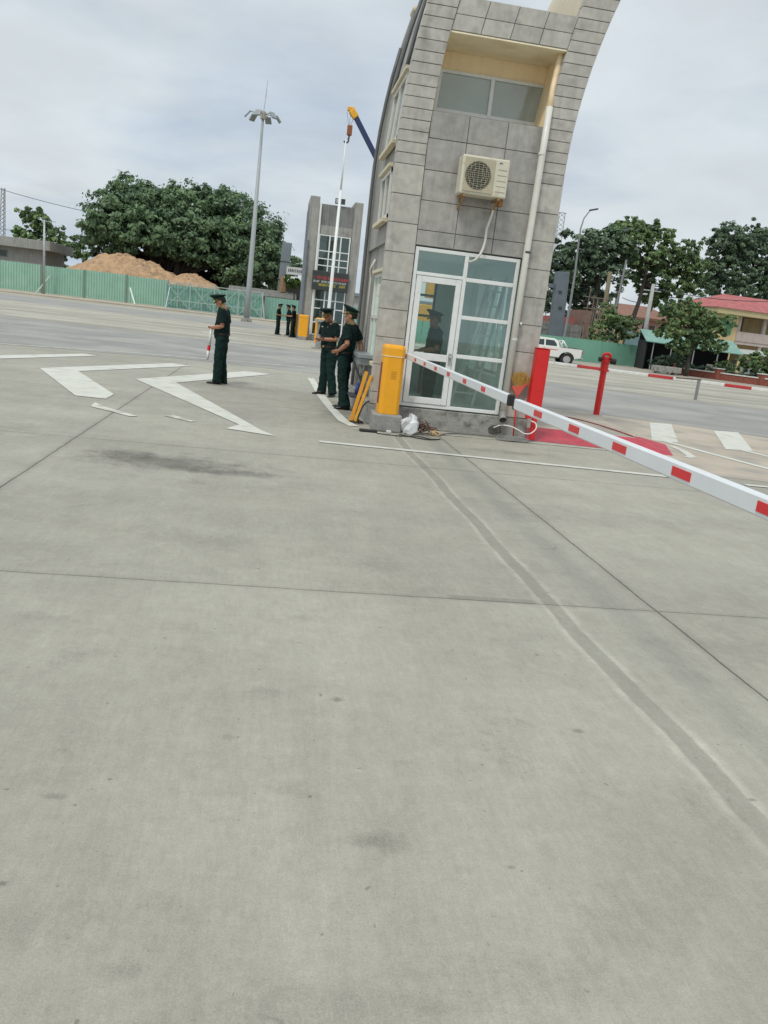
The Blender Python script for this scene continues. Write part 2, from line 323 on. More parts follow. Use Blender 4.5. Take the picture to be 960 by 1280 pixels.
asph = mat('worn_asphalt', (.25, .243, .225), .85, .16, .5, bump=.4, bscale=60, dirt=((.34, .33, .29), .48, .72, .35))
asph2 = mat('grey_asphalt', (.27, .265, .245), .85, .18, .3, bump=.3, bscale=60, dirt=((.28, .27, .245), .5, .75, .25))
a = MB(); a.sheet([(-60, 17.5), (-6, 21.2), (-2.2, 22.3), (2, 21.8), (6, 19.0), (9, 17.9), (14, 15.2), (40, 3), (60, 12), (18, 27), (10, 30), (2, 33), (-10, 35), (-60, 38)], .004)
structure(a.build('road', asph))
a = MB(); a.sheet([(-90, 60), (-20, 58), (-2, 56), (2.0, 62), (-2, 70), (-20, 74), (-90, 80)], .004)
structure(a.build('road_far', asph2))
dirtp = mat('dusty_concrete', (.40, .345, .275), .9, .15, .8, dirt=((.24, .23, .21), .5, .75, 1.2))
a = MB(); a.sheet([(5.6, 10.6), (9, 10.2), (14, 9.4), (19, 11), (14.2, 15.0), (9.2, 17.8), (6.8, 18.6), (4.4, 18.8), (4.4, 15), (5.8, 12.4)], .003)
structure(a.build('dusty_pavement', dirtp))
# far pavement and its kerb under the fence
fk = mat('far_kerb_concrete', (.40, .345, .27), .9, .15, .6)
a = MB(); a.slab([(-120, 85.5), (12, 82), (12, 130), (-120, 130)], 0, .13); structure(a.build('pavement', fk))

# painted markings
paint = mat('road_paint_white', (.54, .535, .47), .7, .10, 3, bump=.2, bscale=60, dirt=((.40, .39, .33), .56, .72, 2.6))
paintf = mat('worn_road_paint', (.54, .53, .46), .8, .1, 3, dirt=((.36, .35, .30), .46, .64, 4))
painty = mat('yellow_road_paint', (.5, .36, .13), .8, .12, 3, dirt=((.3, .28, .22), .5, .7, 4))
def marking(polys, m=paint, z=.008, name='road_marking'):
    b = MB()
    for p in polys: b.sheet(p, z)
    return structure(b.build(name, m))
marking([[(-4.30, 16.22), (-2.35, 20.5), (-1.9, 20.15), (-3.62, 16.35), (-2.40, 13.3), (-2.40, 12.65), (-2.85, 12.7)],])
marking([[(-2.5, 15.95), (-.55, 20.4), (.05, 20.2), (-1.75, 16.0), (-.06, 10.95), (.14, 10.52), (-.52, 10.8), (-.36, 11.25)],])
marking([[(-6.2, 16.5), (-4.45, 20.65), (-4.1, 20.4), (-5.6, 16.6), (-4.6, 14.3), (-4.9, 13.9)],])
marking([[(-2.45, 12.15), (-2.25, 11.8), (-1.68, 11.15), (-1.8, 11.1), (-2.42, 11.7)], [(-1.3, 11.6), (-.95, 11.2), (-1.0, 11.1), (-1.4, 11.45)]], paintf)
b = MB(); b.ribbon([(1.0, 20.2), (1.03, 18), (1.05, 16.2), (1.1, 14.5), (1.2, 12.7), (1.32, 12.2)], .17, .008, .1); structure(b.build('road_marking', paint))
b = MB(); b.ribbon([(.70, 10.42)]+[(.7+.4*i, 10.42-.027*i) for i in range(1, 13)], .14, .008, .12); structure(b.build('road_marking', paint))
b = MB(); b.ribbon([(1.7+.3*i, 12.18+.01*math.sin(i)) for i in range(16)], .06, .008, .4); structure(b.build('road_marking', paintf))
b = MB(); b.ribbon([(1.28, 11.95), (1.5, 11.75), (1.9, 11.68)], .05, .008, .3); structure(b.build('road_marking', paintf))
marking([[(8.62, 17.45), (9.25, 17.65), (7.6, 14.1), (7.05, 14.05)]]); marking([[(10.0, 17.1), (10.7, 17.25), (9.0, 13.9), (8.38, 13.8)]])
b = MB(); b.ribbon([(7.35, 14.15), (7.6, 13.0), (7.95, 11.6), (8.5, 9.4)], .17, .009, .1); structure(b.build('road_marking', paint))
b = MB(); b.ribbon([(8.75, 14.0), (9.1, 12.7), (9.6, 10.8)], .17, .009, .1); structure(b.build('road_marking', paint))
b = MB(); b.ribbon([(7.15, 13.5), (7.12, 13.0), (6.92, 12.3), (6.75, 12.2)], .14, .009, .2); structure(b.build('road_marking', paint))
b = MB(); b.ribbon([(6.45, 9.98), (7.2, 9.95), (9.5, 9.9)], .12, .009, .1); structure(b.build('road_marking', paint))
for pts, w, mm in (([(-8, 20.2), (-3.7, 22.6), (1.0, 23.9)], .16, paintf), ([(-12, 26.3), (-4, 26.8), (1.2, 27.2)], .14, paintf), ([(-14, 30.5), (-4, 31.5), (1.4, 32.2)], .14, paintf),
                   ([(-22, 38.5), (-5, 39.2), (1.2, 39.6)], .22, paintf), ([(-30, 46), (-8, 46.5), (-1, 47.2)], .26, paintf), ([(-3.4, 40.4), (-2.0, 44), (1.4, 44.8)], .5, paintf), ([(-40, 80), (-2, 78)], .4, paintf),
                   ([(10.2, 29.6), (13.5, 28.0), (17.6, 26.6), (26, 22.6)], .14, painty), ([(8.5, 18.5), (14.3, 15.6), (24, 10.6)], .07, paintf)):
    b = MB(); b.ribbon(pts, w, .008); structure(b.build('road_marking', mm))

# ------------------------------------------------------------------ main booth tower
Y0 = 12.6
def dl(z): return .048*max(0, z-3.9)**2
def dr(z): return .069*max(0, z-3.95)**2
def xl(z): return 1.57+dl(z)
def xli(z): return 2.01+dl(z)
def xr(z): return 4.15+dr(z)
def xri(z): return 3.74+dr(z)*.78
ZT = 7.9
tower = thing('guard_booth', 'tall grey stone clad booth with flaring top, glazed door and air conditioner', 'guard booth', (2.86, 14.2, 0))
zs_big = [.33+.0, .52, .945, 1.365, 1.785, 2.205, 2.625, 3.045, 3.45, 3.865]
zs_strip = [3.865+.152*i for i in range(1, 27)]
zs_all = zs_big+zs_strip
def strip_pillar(fa, fb, y0, y1, name, side=None):
    # dark backing (slightly inset) plus one slab per course
    bk = MB(); zz = [0, 1, 2, 3, 3.9]+[3.9+.25*i for i in range(1, 17)]
    for i in range(len(zz)-1):
        za, zb = zz[i], zz[i+1]
        bk.add([(fa(za)+.008, y0+.014, za), (fb(za)-.008, y0+.014, za), (fb(zb)-.008, y0+.014, zb), (fa(zb)+.008, y0+.014, zb),
                (fa(za)+.008, y1-.01, za), (fb(za)-.008, y1-.01, za), (fb(zb)-.008, y1-.01, zb), (fa(zb)+.008, y1-.01, zb)],
               [(0,1,2,3), (7,6,5,4), (0,3,7,4), (1,5,6,2)]+([(3,2,6,7)] if i == len(zz)-2 else []))
    p = bk.build(name, grout, tower)
    t = MB()
    for i in range(len(zs_all)-1):
        za, zb = zs_all[i]+.005, zs_all[i+1]-.005
        e = random.uniform(0, .004)
        t.add([(fa(za), y0-e, za), (fb(za)-.003, y0-e, za), (fb(zb)-.003, y0-e, zb), (fa(zb), y0-e, zb), (fa(za), y1, za), (fb(za)-.003, y1, za), (fb(zb)-.003, y1, zb), (fa(zb), y1, zb)],
              [(0,1,2,3), (7,6,5,4), (0,3,7,4), (1,5,6,2), (3,2,6,7), (0,4,5,1)])
    t.build('stone_slabs', granite, p, bevel=.003, seg=1)
    return p
strip_pillar(xl, xli, Y0, Y0+.17, 'front_pillar')
strip_pillar(xri, xr, Y0, Y0+.17, 'front_pillar')
# rear pillars
def rear_pillar(fa, fb, y0, y1, top):
    t = MB(); zz = [.2, 1, 2, 3, 3.9]+[3.9+.4*i for i in range(1, 10) if 3.9+.4*i < top]+[top]
    for i in range(len(zz)-1):
        za, zb = zz[i], zz[i+1]
        t.add([(f(z), y, z) for z in (za, zb) for f, y in ((fa, y0), (fb, y0), (fb, y1), (fa, y1))], [(0,1,5,4), (1,2,6,5), (2,3,7,6), (3,0,4,7)]+([(4,5,6,7)] if i == len(zz)-2 else []))
    return t.build('rear_pillar', graniteR, tower)
rear_pillar(xl, lambda z: xl(z)+.42, 15.62, 15.96, 6.85)
rear_pillar(lambda z: xr(z)-.42, xr, 15.62, 15.96, 6.85)
# rear cap, white
MB().box(xl(6.85)-.02, xl(6.85)+.44, 15.6, 15.98, 6.85, 6.97).build('pillar_cap', creamw, tower, bevel=.05)
# infill panel tiles z 2.76 - 4.64
pn = MB().box(2.0, 3.77, Y0+.035, Y0+.2, 2.76, 4.64).build('infill_panel', grout, tower)
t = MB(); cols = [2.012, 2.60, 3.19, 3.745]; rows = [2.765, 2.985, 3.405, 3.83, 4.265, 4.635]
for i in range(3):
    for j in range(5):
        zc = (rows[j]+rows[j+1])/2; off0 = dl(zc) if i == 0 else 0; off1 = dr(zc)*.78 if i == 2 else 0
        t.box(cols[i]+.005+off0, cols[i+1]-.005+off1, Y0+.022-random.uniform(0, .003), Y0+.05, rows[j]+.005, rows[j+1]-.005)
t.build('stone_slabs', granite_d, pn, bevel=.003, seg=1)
# body behind the panel: lower, recess, upper  (lofted between leaning sides)
def body_block(z0, z1, y0, y1, name, m, ins=.06, step=.3):
    b = MB(); n = max(1, int((z1-z0)/step)); zz = [z0+(z1-z0)*i/n for i in range(n+1)]
    for i in range(n):
        za, zb = zz[i], zz[i+1]; A = lambda z: xl(z)+ins; B = lambda z: xr(z)-.03
        fs = [(0,1,5,4), (1,2,6,5), (2,3,7,6), (3,0,4,7)]
        if i == 0: fs.append((3,2,1,0))
        if i == n-1: fs.append((4,5,6,7))
        b.add([(f(z), y, z) for z in (za, zb) for f, y in ((A, y0), (B, y0), (B, y1), (A, y1))], fs)
    return b.build(name, m, tower)
body_block(2.80, 4.62, Y0+.20, 15.9, 'upper_wall', graniteR)
body_block(4.62, 5.74, Y0+.87, 15.9, 'recess_core', graniteR)
MB().add([(xli(4.62)-.1, Y0+.86, 4.62), (xri(4.62)+.1, Y0+.86, 4.62), (xri(5.74)+.1, Y0+.86, 5.74), (xli(5.74)-.1, Y0+.86, 5.74)], [(0,1,2,3)]).build('recess_wall', cream, tower)
for k_ in range(4):
    za_, zb_ = 4.62+.28*k_, 4.62+.28*(k_+1); MB().add([(xl(z)+.06, y, z) for z in (za_, zb_) for y in (Y0+.17, Y0+.87)], [(0,1,3,2)]).build('side_panel', graniteR, tower)
body_block(5.74, 6.18, Y0+.20, 15.9, 'roof_slab', graniteR)
# recess cheeks, ceiling, floor
rc = MB()
rc.add([(xli(z)-.0, y, z) for z in (4.64, 5.74) for y in (Y0+.18, Y0+.86)]+[(xli(z)-.3, y, z) for z in (4.64, 5.74) for y in (Y0+.18, Y0+.86)], [(0,1,3,2), (4,6,7,5), (0,2,6,4), (1,5,7,3)])
rc.build('recess_cheek', cream, tower); rc = MB()
rc.add([(xri(z)+.0, y, z) for z in (4.64, 5.74) for y in (Y0+.18, Y0+.86)]+[(xri(z)+.3, y, z) for z in (4.64, 5.74) for y in (Y0+.18, Y0+.86)], [(2,3,1,0), (5,7,6,4), (4,6,2,0), (3,7,5,1)])
rc.build('recess_cheek', cream, tower)
MB().box(xli(5.72)-.05, xri(5.72)+.02, Y0+.03, Y0+.85, 5.690, 5.712).build('recess_ceiling', mat('recess_ceiling_paint', (.92, .82, .60), .8, .06, 3, dirt=((.75, .6, .4), .55, .85, 2.5)), tower)
# fascia row above recess (z 5.74-6.16)
fp = MB().box(xli(5.9)-.06, xri(5.9)+.02, Y0+.035, Y0+.2, 5.715, 6.16).build('fascia_panel', grout, tower)
t = MB()
for i in range(4):
    for (za, zb) in ((5.716, 5.93), (5.93, 6.165)):
        fx_ = lambda k, z: xli(z)+(xri(z)-xli(z))*k/4
        q = [(fx_(i, za)+.005, za+.004), (fx_(i+1, za)-.005, za+.004), (fx_(i+1, zb)-.005, zb-.004), (fx_(i, zb)+.005, zb-.004)]
        t.prism(q, Y0+.02, Y0+.06)
t.build('stone_slabs', granite, fp, bevel=.003, seg=1)
# side parapets above the roof slab
def parapet(f0, f1, name, m):
    b = MB(); zz = [6.18+.2*i for i in range(9)]
    for i in range(8):
        za, zb = zz[i], zz[i+1]
        b.add([(f(z), y, z) for z in (za, zb) for f, y in ((f0, Y0+.20), (f1, Y0+.20), (f1, 15.5), (f0, 15.5))], [(0,1,5,4), (1,2,6,5), (2,3,7,6), (3,0,4,7), (4,5,6,7)])
    return b.build(name, m, tower)
parapet(lambda z: xl(z)+.06, lambda z: xl(z)+.24, 'parapet', graniteR)
parapet(lambda z: xri(z)+.02, lambda z: xr(z)-.04, 'parapet', creamw)
# recess window
wf = MB(); zb_, zt_ = 4.84, 5.42; xa, xm, xb = 2.17, 3.05, 3.90; yy = Y0+.80
wf.prism([(xa, zb_), (xa+.045, zb_), (xa+.085, zt_), (xa+.04, zt_)], yy, yy+.05); wf.prism([(xb-.02, zb_), (xb+.03, zb_), (xb+.09, zt_), (xb+.04, zt_)], yy, yy+.05)
wf.box(xa+.04, xb+.04, yy+.002, yy+.05, zt_-.045, zt_); wf.box(xa, xb, yy+.002, yy+.05, zb_-.03, zb_+.03); wf.box(xm-.03, xm+.03, yy-.004, yy+.05, zb_, zt_)
w = wf.build('recess_window', whitem, tower, bevel=.004)
MB().add([(xa+.03, yy+.03, zb_+.03), (xb, yy+.03, zb_+.03), (xb+.05, yy+.03, zt_-.04), (xa+.07, yy+.03, zt_-.04)], [(0,1,2,3)]).build('pane', mat('recess_glass', (.36, .41, .37), .08, .15, 1.2, spec=1.), w)

# lower room: plinth, floor, ceiling, walls
MB().box(1.555, 4.16, Y0+.005, 15.98, 0, .325).build('plinth', concr, tower, bevel=.012)
intw = mat('room_white_wall', (.72, .82, .79), .8, .06, 2)
MB().box(2.015, 3.735, Y0+.16, 15.85, .326, .345).build('room_floor', mat('room_floor_tile', (.5, .54, .52), .4, .1, 3), tower)
MB().box(2.015, 3.735, Y0+.2, 15.85, 2.77, 2.795).build('room_ceiling', intw, tower)
MB().box(3.72, 4.11, Y0+.175, 13.3, .33, 2.79).build('right_wall', intw, tower); MB().box(3.72, 4.11, 15.3, 15.9, .33, 2.79).build('right_wall', intw, tower); MB().box(3.72, 4.11, 13.3, 15.3, .33, .9).build('right_wall', intw, tower); MB().box(3.72, 4.11, 13.3, 15.3, 2.5, 2.79).build('right_wall', intw, tower)
b = MB()
for y in (13.3, 14.25, 15.24): b.box(3.9, 3.95, y, y+.06, .9, 2.5)
b.box(3.895, 3.955, 13.3, 15.3, .9, .95); b.box(3.895, 3.955, 13.3, 15.3, 2.45, 2.5); w = b.build('right_window', whitep, tower); MB().add([(3.92, 13.3, .9), (3.92, 15.3, .9), (3.92, 15.3, 2.5), (3.92, 13.3, 2.5)], [(0,1,2,3)]).build('pane', glass('side_glass', (.85, .93, .91), .3, .04), w)
b = MB(); b.box(1.72, 1.90, 15.72, 15.86, .33, 2.79); b.box(3.02, 3.715, 15.72, 15.86, .33, 2.79); b.box(1.9, 3.02, 15.72, 15.86, .33, .95); b.box(1.9, 3.02, 15.72, 15.86, 2.45, 2.79)
b.build('back_wall', intw, tower)
sagef = mat('sage_frame', (.19, .24, .21), .5, .1)
b = MB()
for x in (1.9, 2.27, 2.62, 2.98): b.box(x, x+.045, 15.76, 15.81, .95, 2.45)
for z in (.95, 1.75, 2.13, 2.41): b.box(1.9, 3.02, 15.765, 15.805, z, z+.045)
w = b.build('back_window', sagef, tower); MB().add([(1.9, 15.785, .95), (3.02, 15.785, .95), (3.02, 15.785, 2.45), (1.9, 15.785, 2.45)], [(0,1,2,3)]).build('pane', glass('rear_glass', (.8, .86, .84), .3, .03), w)
# left side wall (visible foreshortened) x ~1.68
sw = MB(); SX = 1.68
def lwall(y0, y1, z0, z1): 
    sw.box(SX, SX+.12, y0, y1, z0, z1)
lwall(Y0+.18, 13.0, .33, 2.8); lwall(14.45, 15.62, .33, 2.8); lwall(13.0, 14.45, .33, .95); lwall(13.0, 14.45, 2.35, 2.8)
sw.build('left_wall', graniteR, tower)
def swin(y0, y1, z0, z1, nx=2, nz=2, fx=None):
    b = MB(); X = (fx or (lambda z: SX-.02))
    for i in range(nx+1):
        y = y0+(y1-y0-.06)*i/nx; b.add([(X(z)+d, y+e, z) for z in (z0, z1) for d, e in ((0,0), (.06,0), (.06,.06), (0,.06))], [(0,1,5,4), (1,2,6,5), (2,3,7,6), (3,0,4,7)])
    for j in range(nz+1):
        z = z0+(z1-z0-.06)*j/nz; b.add([(X(z)+d+.002, y, z+e) for y in (y0, y1) for d, e in ((0,0), (.05,0), (.05,.06), (0,.06))], [(0,1,2,3), (7,6,5,4), (0,4,5,1), (1,5,6,2), (2,6,7,3), (3,7,4,0)])
    w = b.build('side_window', whitep, tower)
    MB().add([(X(z0)+.03, y0, z0), (X(z0)+.03, y1, z0), (X(z1)+.03, y1, z1), (X(z1)+.03, y0, z1)], [(0,1,2,3)]).build('pane', clearglass if z0 < 2 else mat('side_pane', (.13, .16, .155), .1, .2), w)
    s = MB().box(X(z0)-.07, X(z0)+.02, y0-.06, y1+.06, z0-.07, z0-.005).build('sill', creamw, w, bevel=.008)
    s = MB().box(X(z1)-.05, X(z1)+.02, y0-.06, y1+.06, z1+.005, z1+.06).build('lintel', creamw, w, bevel=.008)
swin(13.0, 14.45, .95, 2.35, 3, 2)
swin(13.15, 14.3, 3.15, 3.88, 2, 1, lambda z: xl(z)+.02)
swin(12.98, 14.4, 4.25, 5.2, 2, 1, lambda z: xl(z)+.015)
# vertical grooves / down pipe on the side
b = MB(); b.tube([(xl(z)+.05, 12.86, z) for z in [.35+.45*i for i in range(17)]], .035, 10); b.build('side_downpipe', mat('grey_pipe', (.11, .115, .115), .5, .15), tower, smooth=True)
b = MB(); b.tube([(xl(z)-.015, 15.45, z) for z in [.35+.45*i for i in range(14)]], .03, 8); b.build('side_downpipe', mat('grey_pipe', (.1, .1, .1)), tower, smooth=True)
for yb, r_ in ((13.55, .028), (15.0, .03)):
    b = MB(); b.tube([(xl(z)+.03, yb, z) for z in [5.35+.3*i for i in range(6)]], r_, 8); b.build('conduit', mat('grey_pipe', (.1, .1, .1)), tower, smooth=True)
b = MB(); b.tube([(1.63, 14.75, .4), (1.63, 14.75, 2.3), (1.60, 14.7, 2.45), (1.66, 14.6, 2.6)], .022, 8); b.build('conduit', whitep, tower, smooth=True); b = MB(); b.tube([(1.64, 12.95, .35), (1.64, 12.95, 2.1), (1.62, 13.0, 2.2)], .018, 8); b.build('conduit', whitep, tower, smooth=True)
MB().obox((1.61, 12.93, 2.05), (.05, .06, .09)).build('junction_box', whitep, tower, bevel=.01)
# steel counter ledge on the side
b = MB(); b.box(1.40, 1.67, 13.35, 14.9, .97, 1.03); b.box(1.42, 1.66, 13.4, 14.85, .86, .965); b.bar((1.45, 13.5, .86), (1.66, 13.5, .45), .04); b.bar((1.45, 14.7, .86), (1.66, 14.7, .45), .04)
b.build('counter', mat('counter_steel', (.30, .33, .34), .4, .12, 6, metal=.4), tower, bevel=.006)
# front glazing: frame, door, panes
FX0, FX1, FXm, FZ0, FZ1 = 2.025, 3.665, 2.80, .345, 2.745; FY = Y0+.03
b = MB(); fw_ = .055
b.box(FX0, FX0+fw_, FY, FY+.09, FZ0, FZ1); b.box(FX1-fw_, FX1, FY, FY+.09, FZ0, FZ1); b.box(FXm, FXm+.06, FY, FY+.09, FZ0+.055, FZ1-.055)
b.box(FX0+fw_, FX1-fw_, FY+.002, FY+.088, FZ1-.055, FZ1); b.box(FX0+fw_, FX1-fw_, FY+.002, FY+.088, FZ0, FZ0+.055)
b.box(FX0+fw_, FXm, FY+.002, FY+.088, 2.34, 2.39)
for z in (1.16, 1.755, 2.32): b.box(FXm+.06, FX1-fw_, FY+.004, FY+.085, z, z+.06)
fr = b.build('window_frame', whitem, tower, bevel=.006)
for (xa, xb, za, zb) in ((FX0+.055, FXm, 2.39, 2.69), (FXm+.06, FX1-.055, 2.38, 2.69), (FXm+.06, FX1-.055, 1.815, 2.32), (FXm+.06, FX1-.055, 1.22, 1.755), (FXm+.06, FX1-.055, .40, 1.16)):
    MB().add([(xa, FY+.045, za), (xb, FY+.045, za), (xb, FY+.045, zb), (xa, FY+.045, zb)], [(0,1,2,3)]).build('pane', clearglass, fr)
b = MB(); dx0, dx1, dz0, dz1 = FX0+.065, FXm-.008, .405, 2.33
b.box(dx0, dx0+.085, FY-.012, FY+.05, dz0, dz1); b.box(dx1-.085, dx1, FY-.012, FY+.05, dz0, dz1); b.box(dx0+.085, dx1-.085, FY-.010, FY+.048, dz1-.09, dz1); b.box(dx0+.085, dx1-.085, FY-.010, FY+.048, dz0, dz0+.10); b.box(dx0+.085, dx1-.085, FY-.010, FY+.048, 1.08, 1.19)
dr_ = b.build('door', whitem, tower, bevel=.006)
for za, zb in ((.505, 1.08), (1.19, 2.24)):
    MB().add([(dx0+.085, FY+.02, za), (dx1-.085, FY+.02, za), (dx1-.085, FY+.02, zb), (dx0+.085, FY+.02, zb)], [(0,1,2,3)]).build('pane', doorglass, dr_)
MB().box(dx1-.06, dx1-.02, FY-.03, FY-.014, 1.05, 1.22).ball((dx1-.04, FY-.05, 1.16), .022).build('handle', steel, dr_, smooth=False)

# rainwater pipe on the front face
pp = thing('downpipe', 'long white plastic rainwater pipe running down the front of the booth', 'drain pipe', (3.70, 12.5, .3))
b = MB(); pts = [(3.70, 12.52, .36), (3.71, 12.52, 2.85), (3.73, 12.52, 4.2), (3.74, 12.53, 4.9)]; b.tube(pts, .05, 14); b.build('pipe', whitep, pp, smooth=True)
b = MB(); b.tube([(3.745, 12.55, 4.85), (3.80, 12.70, 5.2), (3.86, 12.78, 5.6), (3.87, 12.78, 5.73)], .047, 14); b.build('upper_pipe', mat('cream_pipe', (.78, .60, .38), .5, .1), pp, smooth=True)
b = MB(); b.tube([(3.70, 12.52, .42), (3.70, 12.50, .33), (3.70, 12.45, .29)], .058, 14, cap=False); b.build('elbow', mat('grey_elbow', (.25, .25, .23), .5), pp, smooth=True)
MB().tube([(3.70, 12.40+.05, .292), (3.70, 12.452, .2921)], .045, 12).build('pipe_mouth', black, pp)
for z in (1.55, 2.85, 4.25):
    MB().tube([(3.705+.004*z, 12.52, z-.015), (3.705+.004*z, 12.52, z+.015)], .055, 14).build('clamp', darkm if z == 2.85 else whitep, pp, smooth=False)
b = MB(); b.tube([(3.80, 12.60, 1.78), (3.78, 12.5, 1.80)], .02, 8); b.build('bracket', whitep, pp)
# air conditioner outdoor unit
acw = mat('aged_white_casing', (.60, .57, .45), .45, .06, 6, dirt=((.4, .33, .2), .58, .8, 6))
ac = thing('air_conditioner', 'old cream outdoor air conditioner unit bracketed to the upper wall of the booth', 'air conditioner', (2.84, 12.45, 3.5))
ax0, ax1, ay0, ay1, az0, az1 = 2.50, 3.20, 12.26, 12.56, 3.52, 4.05
MB().box(ax0, ax1, ay0, ay1, az0, az1).build('casing', acw, ac, bevel=.02)
gx, gz, grad = 2.745, 3.785, .19
b = MB(); b.box(ax0+.04, 2.985, ay0-.012, ay0-.002, az0+.035, az1-.03); b.build('front_panel', mat('ac_front', (.42, .38, .27), .6, .08), ac, bevel=.008)
MB().prism([(gx+grad*math.cos(a), gz+grad*math.sin(a)) for a in [2*math.pi*i/28 for i in range(28)]], ay0-.017, ay0-.0135).build('fan_opening', mat('fan_dark', (.05, .05, .04), .7), ac)
b = MB()
for i in range(-6, 7):
    o_ = i*.029; h = math.sqrt(max(0, grad**2-o_**2)); b.bar((gx-h, ay0-.021, gz+o_), (gx+h, ay0-.021, gz+o_), .004); 
    if i % 2 == 0: b.bar((gx+o_, ay0-.0235, gz-h), (gx+o_, ay0-.0235, gz+h), .004)
for q in (.09, .15): b.tube([(gx+q*math.cos(a), ay0-.026, gz+q*math.sin(a)) for a in [2*math.pi*i/24 for i in range(25)]], .0025, 5, cap=False)
b.build('fan_grille', mat('grille_wire', (.42, .38, .27), .5), ac)
b = MB()
for i in range(5): MB().box(3.03, 3.17, ay0-.005, ay0+.002, 3.60+.075*i, 3.605+.075*i).build('panel_groove', mat('groove_shade', (.38, .35, .27), .6), ac)
MB().add([(3.04, ay0-.004, 3.985), (3.075, ay0-.004, 4.01), (3.062, ay0-.004, 3.975)], [(0,1,2)]).add([(3.065, ay0-.0045, 4.0), (3.10, ay0-.0045, 3.99), (3.085, ay0-.0045, 3.984)], [(0,1,2)]).build('badge', mat('ac_badge', (.02, .06, .08), .4), ac)
b = MB()
for x in (2.58, 3.10): b = MB(); b.bar((x, ay0+.0, az0-.016), (x, ay1+.05, az0-.016), .035, .03); b.bar((x, ay0+.04, az0-.035), (x, ay1+.05, az0-.18), .025, .025); b.build('bracket', mat('rusty_bracket', (.33, .2, .08), .8, .3, 12), ac)
MB().box(3.12, 3.19, ay0+.06, ay0+.2, az0-.10, az0-.003).build('valve_cover', mat('rusty_tape', (.30, .14, .05), .8, .4, 25), ac, bevel=.01)
b = MB(); b.tube([(3.11, 12.5, 3.46), (3.09, 12.53, 3.3), (3.05, 12.56, 3.1), (3.055, 12.56, 2.95), (3.04, 12.56, 2.84), (3.0, 12.53, 2.74), (2.95, 12.54, 2.66), (2.89, 12.60, 2.62), (2.86, 12.64, 2.62)], .019, 8); b.build('refrigerant_hose', whitep, ac, smooth=True)

# ------------------------------------------------------------------ items in the booth
ld = thing('step_ladder', 'aluminium step ladder leaning behind the tall right glass of the booth', 'ladder', (3.3, 14.0, .35))
b = MB()
A0, A1 = Vector((2.98, 13.25, .35)), Vector((3.44, 13.4, 2.50)); B0, B1 = Vector((3.12, 13.75, .35)), Vector((3.62, 13.62, 2.50))
for p, q in ((A0, A1), (A0+Vector((.38, .0, 0)), A1+Vector((.26, 0, 0)))): b.bar(p, q, .05, .03)
b.build('rail', alu, ld)
b = MB()
for i in range(1, 9):
    t_ = i/9; p = A0.lerp(A1, t_); q = (A0+Vector((.38, 0, 0))).lerp(A1+Vector((.26, 0, 0)), t_); MB().bar(p, q, .06, .02).build('step', alu, ld)
b = MB(); b.bar(B0, B1, .04, .025); b.bar(B0+Vector((.3, .05, 0)), B1, .04, .025); b.build('rear_rail', alu, ld)
tb = thing('desk', 'dark desk on reddish legs behind the lower glass of the booth door', 'desk', (2.4, 14.9, .345))
MB().box(1.95, 2.85, 14.75, 15.25, 1.03, 1.07).build('desk_top', mat('dark_wood', (.06, .04, .03), .5), tb, bevel=.005)
for x, y in ((2.0, 14.8), (2.8, 14.8), (2.0, 15.2), (2.8, 15.2)): MB().box(x-.025, x+.025, y-.025, y+.025, .345, 1.03).build('leg', mat('red_wood_leg', (.22, .06, .045), .5), tb)
MB().box(3.05, 3.70, 15.2, 15.6, .346, 1.15).build('cabinet_tmp', mat('teal_cabinet', (.22, .34, .31), .6), None, bevel=.01).name = 'storage_cabinet'
tag(bpy.data.objects['storage_cabinet'], 'pale teal low cabinet standing deep inside the booth behind the ladder', 'cabinet')

# ------------------------------------------------------------------ barrier gates
boomw = mat('boom_white', (.66, .68, .69), .35, .04, 3)
boomr = mat('reflective_red', (.62, .02, .025), .35, .08, 30)
plinthc = mat('cast_concrete', (.27, .265, .245), .9, .2, 8, bump=.5, bscale=40)
def cabinet(name, label, x, y, z0, h, w=.31, d=.40, group=None, pl=True, detail=True):
    t = thing(name, label, 'boom barrier', (x, y, 0), group)
    b = MB(); c = .05; hw, hd = w/2, d/2
    poly = [(-hw+c, -hd), (hw-c, -hd), (hw, -hd+c), (hw, hd-c), (hw-c, hd), (-hw+c, hd), (-hw, hd-c), (-hw, -hd+c)]
    b.slab([(x+p[0], y+p[1]) for p in poly], z0, z0+h-.17); o = b.build('housing', yellow, t, bevel=.006)
    b = MB(); e = .012
    rings = [(z0+h-.16, 1.0), (z0+h-.05, 1.0), (z0+h-.02, .95), (z0+h, .82)]
    vs = [(x+p[0]*(1+e)*s, y+p[1]*(1+e)*s, z) for z, s in rings for p in poly]
    b.add(vs, [(i*8+k, i*8+(k+1)%8, i*8+8+(k+1)%8, i*8+8+k) for i in range(3) for k in range(8)]+[tuple(range(7,-1,-1)), tuple(24+k for k in range(8))])
    hd_ = b.build('hood', yellow, t)
    if detail:
        b = MB(); b.slab([(x+p[0]*1.03, y+p[1]*1.03) for p in poly], z0+h-.172, z0+h-.158); b.build('trim_band', mat('pale_band', (.75, .62, .38), .4), t)
        b = MB(); b.box(x-hw-.003, x-hw+.004, y-.07, y+.10, z0+.14, z0+h-.27); b.build('service_slot', mat('slot_dark_red', (.16, .03, .02), .5), t)
        b = MB()
        for i in range(4): b.bar((x-.03, y-hd-.003, z0+.54+.03*i), (x+.05, y-hd-.003, z0+.545+.03*i), .004, .007)
        b.build('vent', mat('vent_shade', (.5, .23, .02), .5), t)
    if pl:
        b = MB(); b.slab([(x-.24, y-.3), (x+.20, y-.28), (x+.22, y+.26), (x-.22, y+.28)], 0, z0); b.build('plinth', plinthc, t, bevel=.02)
    return t
